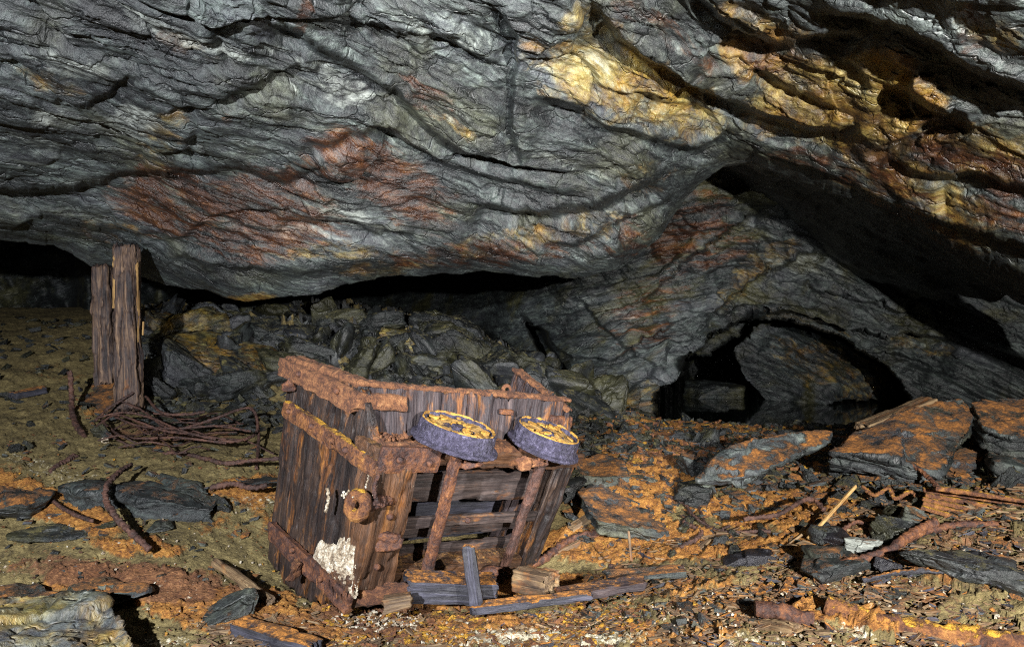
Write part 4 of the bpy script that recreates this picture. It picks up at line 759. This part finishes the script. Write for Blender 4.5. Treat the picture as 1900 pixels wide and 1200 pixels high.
sl([(1512, 945, 3.3), (1560, 900, 3.55), (1625, 905, 3.5), (1640, 935, 3.35), (1600, 990, 3.05), (1540, 990, 3.02)], .10, HP, 19, "dark ribbed slate slab leaning beside the yellow lath", off=(.1, .3, -.7))
sl([(1440, 930, 3.5), (1500, 895, 3.7), (1560, 892, 3.75), (1530, 925, 3.5), (1480, 945, 3.35)], .08, HP, 20, "flat olive grey slab below the pointed slab", off=(0, .1, -1))
sl([(1335, 925, 3.5), (1370, 905, 3.7), (1440, 905, 3.7), (1455, 930, 3.45), (1400, 940, 3.35)], .07, HP, 21, "thin dark slab propped under the pointed slab's left half", off=(0, .1, -1))
sl([(240, 828, 3.95), (290, 820, 4.05), (325, 848, 3.85), (318, 868, 3.7), (258, 862, 3.7)], .09, SC, 22, "small slate slab below the tangle of rusty rods")
sl([(128, 735, 4.75), (170, 712, 5.0), (220, 712, 5.0), (238, 740, 4.7), (215, 768, 4.45), (150, 765, 4.5)], .18, S, 23, "orange-stained rock at the foot of the timber props")
sl([(1060, 850, 3.95), (1110, 838, 4.1), (1165, 855, 3.95), (1178, 880, 3.75), (1120, 880, 3.7), (1070, 878, 3.75)], .10, S, 24, "rounded dusty slab just behind the cart's right wheel")
sl([(960, 860, 4.1), (1070, 858, 4.0), (1085, 890, 3.7), (1050, 905, 3.6)], .10, HP, 25, "dark slab half hidden behind the cart's right end")
# near boulder bottom left
sl([(-120, 1120, 2.25), (40, 1092, 2.38), (120, 1096, 2.42), (200, 1120, 2.38), (245, 1165, 2.2), (262, 1260, 2.0), (100, 1300, 1.9), (-140, 1300, 1.85)], .25, MAT['boulder'], 26, "large pale-topped schist boulder cut off by the bottom left corner", vox=.011, name="boulder", cat="boulder", msk=(.14, .42, .20, .5), rough=2.0)
rk = [("rock", P(420, 1140, 2.47), (.20, .14, .09), SC, 41, (10, -25, 20), "dark purple rock half buried in orange mud below the cart's left end", 'rock'),
      ("rock", P(30, 935, 3.15), (.30, .30, .16), S, 42, (0, 10, 0), "rusty mound-like rock at the left frame edge", 'rock'),
      ("rock", P(1594, 1012, 2.86), (.15, .12, .12), SC, 43, (0, 0, 30), "small angular rock with a white quartz face near the long root", 'rock'),
      ("rock", P(1548, 1000, 2.95), (.16, .14, .12), MAT['coal'], 44, (0, 0, 80), "black rock left of the white quartz-faced rock", 'rock'),
      ("coal_lump", P(1646, 1052, 2.63), (.12, .10, .09), MAT['coal'], 45, (0, 20, 10), "shiny black coal lump under the long root", 'coal lump'),
      ("rock", P(1655, 985, 3.05), (.20, .18, .15), HP, 46, (15, 0, 10), "dark block in front of the bundle of rusty bars", 'rock'),
      ("rock", P(1692, 965, 3.15), (.14, .14, .17), S, 47, (0, 25, 10), "upright greenish rock touching the ends of the rusty bars", 'rock'),
      ("rock", P(1285, 868, 3.65), (.20, .14, .17), S, 48, (0, 20, 0), "bright orange peaked rock at the tip of the pointed slab", 'rock'),
      ("rock", P(1290, 915, 3.42), (.22, .16, .14), HP, 49, (0, -10, 40), "dark rock below the orange peaked rock", 'rock'),
      ("rock", P(1545, 1050, 2.62), (.28, .22, .12), SC, 50, (0, 0, 12), "low grey rock sunk at the near end of the long root", 'rock'),
      ("rock", P(196, 817, 4.0), (.055, .05, .05), MAT['white'], 51, (0, 0, 0), "small cream stone on the mud below the rod tangle", 'stone'),
      ("rock", P(1400, 1037, 2.75), (.22, .12, .07), MAT['coal'], 52, (0, 0, 10), "glossy black flat piece right of the orange-topped plank", 'rock'),
      ("rock", P(50, 1110, 2.52), (.26, .18, .10), S, 53, (0, 0, 12), "red brown crumbly rock on the upper edge of the corner boulder", 'rock'),
      ("rock", P(190, 1100, 2.55), (.30, .16, .10), S, 54, (0, 0, -8), "orange caked rock beside the corner boulder's crest", 'rock'),
      ("rock", P(300, 975, 3.02), (.12, .1, .05), SC, 55, (0, 0, -8), "flat chip of slate at the foot of the orange-crumbed slab", 'rock'),
      ("rock", P(95, 985, 2.95), (.30, .18, .06), HP, 56, (0, 0, 5), "thin layered slate flake on the mud left of the bent bar", 'rock'),
      ("rock", P(480, 895, 3.55), (.24, .15, .06), SC, 57, (0, 0, 5), "flat slate flake left of the cart's tilted end", 'rock'),
      ("rock", P(1840, 1060, 2.45), (.5, .3, .09), HP, 58, (0, 6, -12), "long flaky dark slab sunk in the splinters at far right", 'rock'),
      ("rock", P(1330, 745, 10.3), (1.1, .9, .85), MAT['wall'], 59, (0, 0, 10), "pale boulder standing in the pool inside the arch", 'boulder'),
      ("rock", P(1392, 772, 10.2), (.5, .5, .3), MAT['wall'], 60, (0, 0, 10), "low boulder beside the pale boulder inside the arch", 'boulder'),
      ("rock", P(560, 1010, 3.6), (.5, .3, .1), HP, 61, (0, 0, 10), "low rock behind the cart's left end", 'rock')]
for nm, loc, dm, mt, sd, rt, lb, ct in rk[:-1]:
    if loc[1] < 8: u_, v_ = 950+loc[0]/loc[1]*FPX, 600+(CAMH-loc[2])/loc[1]*FPX; g_ = PG(u_, v_, dm[2]*.25); dm = tuple(np.array(dm)*g_[1]/loc[1]); loc = g_
    tag(rock("boulder" if ct == 'boulder' else ("stone" if ct == 'stone' else nm), loc, dm, mt, sd, 5, rt, msk=(.0, .0, .9, 0) if 'quartz' in lb else (0, 0, 0, .1)), lb, ct)
# the heap behind the cart: named blocks first
hb = [(300, 615, 6.2, .62, .5, .40, (8, 12, 5), "squared yellow-green block at the top left of the heap, beside the prop"), (368, 618, 6.1, .46, .40, .48, (0, -18, 20), "pale olive upright block second from the prop"), (376, 582, 6.5, .26, .26, .2, (0, 0, 0), "small dark stone on top of the pale olive block"),
      (445, 665, 5.7, .75, .5, .30, (18, 12, 10), "broad yellow-crusted slab in the middle left of the heap"), (350, 700, 5.3, .44, .4, .36, (0, 40, 10), "dark wedge block leaning left below the yellow-crusted slab"), (415, 718, 5.15, .42, .34, .26, (0, -10, 0), "dark blue grey block right of the dark wedge"),
      (530, 625, 6.2, .80, .5, .20, (10, 25, 0), "long dark slab dipping right across the heap top"), (620, 600, 6.6, .42, .4, .34, (0, 0, 20), "rounded dark block crowning the middle of the heap"), (670, 680, 5.5, .16, .3, .62, (0, 22, 15), "thin slate blade standing on edge above the cart's left rim"),
      (750, 640, 6.0, .34, .3, .26, (0, 0, 0), "small olive block with a flat yellow face in the heap"), (820, 620, 6.5, .62, .5, .44, (0, 10, 0), "large dark hump at the right top of the heap"), (860, 665, 6.0, .7, .5, .55, (0, 25, 0), "big crumbly green-brown block at the heap's right shoulder"),
      (930, 685, 5.9, .55, .5, .40, (0, 30, 0), "lower crumbly block on the heap's right flank"), (590, 655, 5.8, .36, .3, .2, (0, 15, 0), "flat slate piece left of the standing blade"), (330, 655, 5.7, .5, .3, .14, (0, 18, 0), "thin dark slab tucked under the squared yellow-green block"),
      (300, 760, 4.8, .34, .3, .12, (0, 5, 0), "flat grey stone at the heap's foot behind the prop"), (700, 655, 5.9, .4, .3, .28, (0, -20, 0), "grey tilted block just right of the standing blade"), (480, 605, 6.5, .4, .35, .24, (0, 0, 0), "brown cap stone left of the rounded dark block"),
      (555, 585, 6.8, .4, .35, .2, (0, 8, 0), "flat stone on the skyline of the heap left of its crown"), (690, 600, 6.7, .5, .4, .28, (0, -8, 0), "dark block on the skyline right of the heap's crown"), (1010, 735, 5.8, .5, .4, .30, (0, 20, 0), "last block at the heap's right foot near the pillar")]
for k, (u_, v_, Y_, a, b, c_, rt, lb) in enumerate(hb):
    yl = k in (0, 1, 3, 9); tag(rock("rock", P(u_, v_, Y_), (a*1.2, b*1.2, c_*1.2), HP, 500+k, 5, rt, msk=(0, .55 if yl else .12, 0, .1)), lb, "rock", "blocks in the rubble heap")
rs = np.random.RandomState(12); base_rocks = [rock("rock", (0, 0, 0), (.30, .24, .16), HP, 700+k, 4, (0, 0, 0), rough=1.2) for k in range(9)]; nb = 0
def put_rock(u_, v_, Y_, s_, lb, grp):
    global nb
    k = nb % 9; src = base_rocks[k]; o = src if nb < 9 else src.copy()
    if nb >= 9: sc.collection.objects.link(o)
    nb += 1; p_ = P(u_, v_, Y_); o.location = (p_[0], p_[1], zg(p_[0], p_[1])+.02*s_); o.rotation_euler = (rs.uniform(-.9, .9), rs.uniform(-.9, .9), rs.uniform(0, 6)); o.scale = tuple(s_*rs.uniform(.7, 1.3, 3)); tag(o, lb, "rock", grp)
for k in range(125):
    u_ = rs.uniform(265, 1120); Y_ = rs.uniform(4.9, 6.9) if u_ < 900 else rs.uniform(5.0, 6.2); put_rock(u_, 600, Y_, rs.uniform(.7, 1.7), "small dark broken slate rock in the rubble heap behind the cart", "small rocks in the rubble heap")
for k in range(46):
    u_ = rs.uniform(1100, 1700); Y_ = rs.uniform(4.2, 6.4); put_rock(u_, 600, Y_, rs.uniform(.3, .8), "small dark rock on the low ground in front of the arch", "small rocks before the arch")
for k in range(40):
    u_ = rs.uniform(1180, 1900); Y_ = rs.uniform(3.0, 4.1); put_rock(u_, 600, Y_, rs.uniform(.22, .6), "small angular slate piece among the debris around the slabs on the right", "small rocks around the slabs")
for k in range(14):
    u_ = rs.uniform(0, 470); Y_ = rs.uniform(3.0, 7.5); put_rock(u_, 600, Y_, rs.uniform(.2, .5), "small slate piece lying on the muddy floor left of the cart", "small rocks on the mud")
# ------------------------------------------------------------------ scattered chips and splinters nobody could count
def scatter(name, spec, mat, seed, shape, label=None):
    rs = np.random.RandomState(seed); Vs, Qs, Fs, n0 = [], [], [], 0
    for (u0, u1, Y0, Y1, cnt, s0, s1) in spec:
        uu = rs.uniform(u0, u1, cnt); YY = Y0*(Y1/Y0)**rs.rand(cnt); XX = (uu-950)/FPX*YY; zz = zbase(XX, YY); zz = zz+.05*fbm(np.stack([XX, YY, zz], -1)*1.6, 4, 400)
        L_ = s0*(s1/s0)**rs.rand(cnt)
        c8 = np.array([[x, y, z_] for x in (-1, 1) for y in (-1, 1) for z_ in (-1, 1)], float)
        base = c8[None]*np.stack([L_, L_*rs.uniform(*shape[0], cnt), L_*rs.uniform(*shape[1], cnt)], -1)[:, None]/2; base = base*rs.uniform(.55, 1.15, (cnt, 8, 1))+base*0
        yaw = rs.uniform(0, 6.28, cnt) if shape[2] is None else rs.normal(shape[2], .45, cnt); pt = rs.normal(0, shape[3], cnt); rl = rs.normal(0, .35, cnt)
        cy, sy, cp, sp, cr2, sr = np.cos(yaw), np.sin(yaw), np.cos(pt), np.sin(pt), np.cos(rl), np.sin(rl); o_ = np.zeros(cnt); l_ = np.ones(cnt)
        Rx = np.array([[l_, o_, o_], [o_, cr2, -sr], [o_, sr, cr2]]).transpose(2, 0, 1); Ry = np.array([[cp, o_, sp], [o_, l_, o_], [-sp, o_, cp]]).transpose(2, 0, 1); Rz = np.array([[cy, -sy, o_], [sy, cy, o_], [o_, o_, l_]]).transpose(2, 0, 1)
        V_ = np.einsum('nij,nkj->nki', Rz@Ry@Rx, base)+np.stack([XX, YY, zz+.008], -1)[:, None]
        F_ = base[..., [0, 1, 2]]+rs.rand(cnt, 1, 3)*9
        q = np.array([[0, 1, 3, 2], [4, 6, 7, 5], [0, 4, 5, 1], [2, 3, 7, 6], [0, 2, 6, 4], [1, 5, 7, 3]]); Q = (q[None]+8*np.arange(cnt)[:, None, None]).reshape(-1, 4)+n0
        Vs.append(V_.reshape(-1, 3)); Fs.append(F_.reshape(-1, 3)); Qs.append(Q); n0 += 8*cnt
    o = raw(name, np.concatenate(Vs), np.concatenate(Qs), mat, fol=np.concatenate(Fs), smooth=False); return struct(o, "stuff")
scatter("rubble", [(270, 1130, 4.4, 6.8, 2000, .03, .13), (1050, 1800, 4.2, 6.8, 1500, .03, .10), (-50, 540, 2.6, 4.6, 90, .010, .04), (-100, 270, 4.4, 8, 160, .04, .12)], MAT['heap'], 21, ((.5, .95), (.15, .45), None, .35))
scatter("rubble", [(1050, 1800, 3.4, 5.5, 1300, .03, .10), (1080, 1950, 2.4, 3.8, 700, .015, .07), (-100, 500, 2.7, 4.5, 120, .02, .06)], MAT['slab'], 27, ((.5, .95), (.15, .45), None, .3))
scatter("rubble", [(1050, 1950, 2.5, 4.2, 1000, .008, .035), (-50, 620, 2.3, 4.0, 500, .006, .018), (600, 1200, 2.3, 2.75, 900, .008, .05), (1100, 1700, 4, 6.5, 900, .03, .09)], MAT['orust'], 22, ((.5, .95), (.12, .4), None, .3))
scatter("debris", [(950, 1950, 2.2, 3.05, 2900, .012, .09), (350, 1000, 2.2, 2.62, 700, .015, .09), (1100, 1950, 2.9, 3.3, 400, .03, .14)], MAT['debris'], 23, ((.06, .25), (.03, .12), .15, .2))
scatter("gravel", [(600, 1950, 2.2, 2.7, 700, .004, .016), (0, 700, 2.2, 3.4, 260, .003, .012), (620, 780, 2.42, 2.6, 120, .006, .02)], MAT['white'], 24, ((.6, 1), (.5, .9), None, .4))
scatter("debris", [(900, 1900, 2.2, 2.9, 800, .012, .07)], MAT['black'], 25, ((.15, .5), (.05, .2), .1, .25))
# ------------------------------------------------------------------ loose timber
def pl(a, b, w_, h_, mat, label, name="plank", cat="plank", seed=0, **k):
    kw = dict(step=.008, grain=0, rough=.006, chip=.006, endjag=.03, seed=seed); kw.update(k); gr = 'up' not in k or k.pop('g', 0); a_, b_ = (PG(a[0], a[1], h_*.5), PG(b[0], b[1], h_*.5)) if gr and not k.get('air') else (P(*a), P(*b)); kw.pop('air', 0); return tag(plank(name, a_, b_, w_, h_, mat, **kw), label, cat)
pl((748, 1088, 2.58), (922, 1092, 2.66), .13, .085, W_['black'], "charred square block on the ground under the cart's lower beam", "timber_block", "timber block", 301, air=1)
pl((884, 1120, 2.46), (868, 1008, 2.47), .045, .03, W_['black'], "black upright stake with orange tip in front of the cart", "stake", "stake", 302, up=(0, 1, 0))
pl((708, 1120, 2.42), (768, 1108, 2.44), .05, .045, W_['debris'], "short rusty wooden block below the cart's lower beam", "timber_block", "timber block", 303, air=1)
pl((962, 1070, 2.78), (1028, 1085, 2.66), .10, .09, W_['debris'], "split wedge block at the cart's lower right corner", "timber_block", "timber block", 304, up=(.3, -.2, 1))
pl((1035, 1105, 2.60), (1196, 1078, 2.68), .09, .035, W_['cwoodp'], "grey sawn plank end pointing right beside the cart", seed=305, air=1)
pl((872, 1130, 2.46), (1100, 1102, 2.52), .05, .03, W_['black'], "long thin dark lath lying in front of the upright stake", "lath", "lath", 306, air=1)
pl((1120, 1068, 2.80), (1270, 1058, 2.84), .09, .025, S, "orange-crusted plank beyond the grey sawn plank", seed=307, air=1)
pl((438, 1160, 2.40), (592, 1205, 2.30), .075, .05, W_['black'], "black charred log crossing the bottom edge left of centre", "log", "log", 308)
pl((1172, 1045, 2.88), (1166, 982, 2.90), .012, .012, W_['debris'], "thin stake standing upright below the broad orange slab", "stake", "stake", 309, up=(0, 1, 0), rough=.002, chip=.001)
pl((1232, 1108, 2.50), (1482, 1168, 2.36), .09, .025, W_['debris'], "long mud-covered plank running to the bottom edge", seed=310)
pl((1598, 794, 3.92), (1728, 743, 4.12), .11, .05, W_['debris'], "orange-dusted board lying on top of the largest slab", "board", "board", 311, air=1)
pl((1498, 1000, 2.98), (1589, 900, 3.22), .016, .012, W_['pine'], "straight yellow lath leaning against the ribbed slab", "lath", "lath", 312, up=(0, 1, 0), rough=.001, chip=.001, endjag=.01)
pl((396, 1042, 2.80), (505, 1118, 2.52), .045, .04, W_['debris'], "rusty brown pole leaning against the cart's lower left corner", "pole", "pole", 313, round_=.02)
pl((1055, 985, 3.15), (1100, 955, 3.25), .05, .04, W_['debris'], "broken stub of timber in the shade right of the cart", "timber_block", "timber block", 314)
pl((1020, 1030, 2.95), (1110, 985, 3.1), .05, .03, W_['debris'], "slanting broken board touching the cart's right end", "board", "board", 315)
pl((20, 735, 4.7), (85, 722, 4.85), .08, .05, W_['black'], "short dark log on the mud left of the props", "log", "log", 316)
pl((1195, 1022, 2.98), (1218, 1040, 2.9), .05, .03, W_['black'], "small dark plank stub leaning near the thin stake", "plank", "plank", 317)
bars = [((1712, 908), (1960, 945)), ((1716, 917), (1960, 962)), ((1710, 924), (1930, 972)), ((1712, 932), (1900, 980)), ((1708, 940), (1870, 985)), ((1735, 905), (1990, 942))]
for k, (a, b) in enumerate(bars):
    o = plank("iron_bar", P(*a, 3.10-.02*k), P(*b, 2.92-.02*k), .028, .02, W_['orust'], step=.008, grain=0, rough=.005, seed=330+k, kfreq=30); tag(o, "straight orange-rusted iron bar in the bundle at the right frame edge", "iron bar", "iron bars in the bundle")
# ------------------------------------------------------------------ rods, roots and cables
def rod(pts_, r, label, name="iron_rod", cat="iron rod", mat=None, seed=0, grp=None, air=True, **k): return tag(tube(name, [(P(*p_) if air else PG(p_[0], p_[1], r+.012)) for p_ in pts_], r, mat or W_['darkrust'], seed=seed, **k), label, cat, grp)
rod([(131, 690, 4.55), (133, 740, 4.45), (136, 775, 4.3), (150, 803, 4.1), (175, 828, 3.95), (200, 840, 3.85), (226, 848, 3.8)], .015, "thick bent rod rising left of the props and curling onto the mud", seed=1)
rod([(243, 862, 3.42), (222, 875, 3.3), (200, 898, 3.16), (196, 925, 3.08), (212, 955, 2.96), (240, 985, 2.88), (278, 1018, 2.8)], .012, "bent rod lying across the orange-crumbed slab", seed=2)
rod([(141, 845, 3.72), (110, 862, 3.6), (90, 880, 3.5), (72, 892, 3.45)], .013, "short straight rusted stub on the mud near the left edge", seed=3)
rod([(80, 908, 3.32), (100, 930, 3.2), (130, 950, 3.08), (172, 966, 2.98)], .008, "thin half-buried rod left of the narrow slab", seed=4)
tang = [[(177, 780, 4.3), (200, 758, 4.4), (225, 742, 4.45), (247, 728, 4.5)], [(180, 775, 4.2), (230, 765, 4.2), (280, 775, 4.15), (340, 800, 4.0), (400, 815, 3.95)], [(227, 745, 4.4), (262, 760, 4.35), (300, 788, 4.2), (335, 802, 4.1), (420, 815, 4.0)], [(333, 797, 4.1), (372, 785, 4.2), (410, 772, 4.25), (455, 757, 4.35), (472, 764, 4.3), (478, 790, 4.2), (470, 808, 4.1), (440, 818, 4.0), (400, 818, 4.0)],
        [(183, 772, 4.3), (205, 795, 4.15), (240, 812, 4.0), (330, 812, 3.95), (420, 822, 3.9)], [(311, 840, 3.85), (345, 842, 3.8), (385, 852, 3.72), (424, 859, 3.65), (480, 853, 3.65), (530, 850, 3.65)], [(477, 770, 4.3), (480, 815, 4.1), (476, 870, 3.75)], [(180, 790, 4.25), (215, 770, 4.2), (265, 785, 4.1), (310, 800, 4.05), (370, 806, 4.0)], [(210, 772, 4.25), (260, 790, 4.15), (325, 795, 4.1), (400, 790, 4.1), (465, 800, 4.0)], [(270, 735, 4.55), (300, 765, 4.3), (345, 768, 4.3), (380, 764, 4.3)], [(190, 800, 4.05), (250, 830, 3.95), (310, 842, 3.85)]]
tl = ["short rod sticking up left of the tangle towards the props", "rod bowing along the front of the tangle", "rod running from the tall prop's foot into the tangle", "rod looping round the tangle's right end", "lowest long rod bowed under the tangle", "thick rod lying on the mud between the tangle and the cart", "rod hanging straight down at the tangle's right end", "rod woven through the tangle's left half", "flat rod crossing the middle of the tangle", "short rod behind the tangle beside the tall prop's foot", "rod at the tangle's lower left leading to the thick rod"]
for k, p_ in enumerate(tang): rod(p_, .0065+.002*(k % 3 == 0)+.004*(k == 5), tl[k], seed=10+k, grp="rusty rods in the tangle by the props")
rs = np.random.RandomState(77)
for k in range(12):
    x0, x1 = rs.uniform(180, 300), rs.uniform(330, 520); y0, y1 = rs.uniform(755, 830), rs.uniform(775, 850); n = 5; pp = []
    for t_ in np.linspace(0, 1, n):
        u_ = x0+(x1-x0)*t_; v_ = y0+(y1-y0)*t_+rs.uniform(-14, 14)*(0 < t_ < 1); g_ = PG(u_, v_, .03+.05*rs.rand()); pp.append((u_, v_, g_[1]))
    rod(pp, .0045, "thin loose rusty strand strewn through and around the tangle by the props", name="iron_strand", cat="wire", seed=200+k, grp="thin strands around the tangle")
rod([(1530, 1052, 2.68), (1580, 1040, 2.70), (1640, 1022, 2.74), (1700, 992, 2.82), (1737, 982, 2.84), (1790, 972, 2.84), (1900, 975, 2.8)], .015, "long encrusted root-like pole running up to the bundle of bars", "pole", "pole", W_['rust'], 31, rough=.35)
rod([(1665, 1010, 2.76), (1700, 985, 2.82), (1738, 968, 2.85)], .019, "thick broken stub lying along the long encrusted pole", "pole", "pole", W_['rust'], 32, rough=.35)
rod([(1583, 845, 3.62), (1637, 846, 3.62), (1690, 862, 3.5), (1722, 885, 3.4), (1740, 903, 3.3)], .010, "rusty hose arcing in front of the largest slab", "hose", "hose", W_['rust'], 33)
rod([(1600, 902, 3.3), (1622, 918, 3.25), (1648, 905, 3.25), (1662, 925, 3.2), (1690, 912, 3.2), (1705, 930, 3.15)], .009, "twisted rusty wire between the ribbed slab and the bars", "wire", "wire", W_['orust'], 34)
rod([(1560, 985, 3.0), (1590, 968, 3.0), (1615, 985, 2.98), (1610, 1002, 2.95)], .009, "curled wire behind the white quartz-faced rock", "wire", "wire", W_['rust'], 35)
rod([(1380, 962, 3.1), (1440, 955, 3.1), (1500, 925, 3.25), (1530, 945, 3.15)], .010, "dark cable winding left of the ribbed slab", "cable", "cable", seed=36)
rod([(1275, 925, 3.3), (1265, 905, 3.35), (1290, 915, 3.3), (1300, 950, 3.2), (1320, 985, 3.05), (1355, 975, 3.05)], .006, "thin wire loop beside the broad orange slab", "wire", "wire", seed=37, air=False)
rod([(1215, 925, 3.35), (1240, 920, 3.3), (1270, 935, 3.2), (1290, 960, 3.1), (1340, 985, 3.0), (1430, 985, 3.0)], .008, "dark wire curving from the broad slab's top to its right tip", "wire", "wire", seed=38, air=False)
rod([(1268, 968, 3.1), (1300, 985, 3.0), (1290, 1000, 2.95), (1262, 1015, 2.92)], .010, "hooked dark root at the broad slab's right tip", "root", "root", seed=39, air=False)
rod([(1530, 1120, 2.44), (1600, 1150, 2.38), (1700, 1168, 2.33), (1800, 1185, 2.28), (1920, 1198, 2.24)], .038, "thick orange-crusted pipe along the bottom right edge", "pipe", "pipe", W_['orust'], 40, ns=22, rough=.3)
rod([(1400, 1128, 2.43), (1450, 1135, 2.41), (1510, 1150, 2.38)], .028, "dark rust-scaled pipe end left of the thick orange pipe", "pipe", "pipe", W_['rust'], 41, ns=20, rough=.3)
rod([(900, 1035, 2.9), (990, 1045, 2.82), (1060, 1000, 3.0), (1130, 985, 3.1)], .018, "brown root trailing from under the cart to the right", "root", "root", W_['rust'], 42, air=False)
rod([(1130, 1048, 2.82), (1165, 1075, 2.72), (1230, 1062, 2.76), (1268, 1050, 2.8)], .010, "dark curved root on the orange-crusted plank", "root", "root", seed=43, air=False)
rod([(390, 905, 3.4), (430, 897, 3.42), (465, 905, 3.38), (495, 900, 3.4)], .013, "short wavy rusted rod between the slab and the cart", seed=44)
rod([(1600, 1075, 2.58), (1680, 1060, 2.58), (1760, 1062, 2.56), (1860, 1085, 2.45)], .010, "thin dark strip of bark curving over the splinters", "bark_strip", "bark strip", W_['black'], 45)
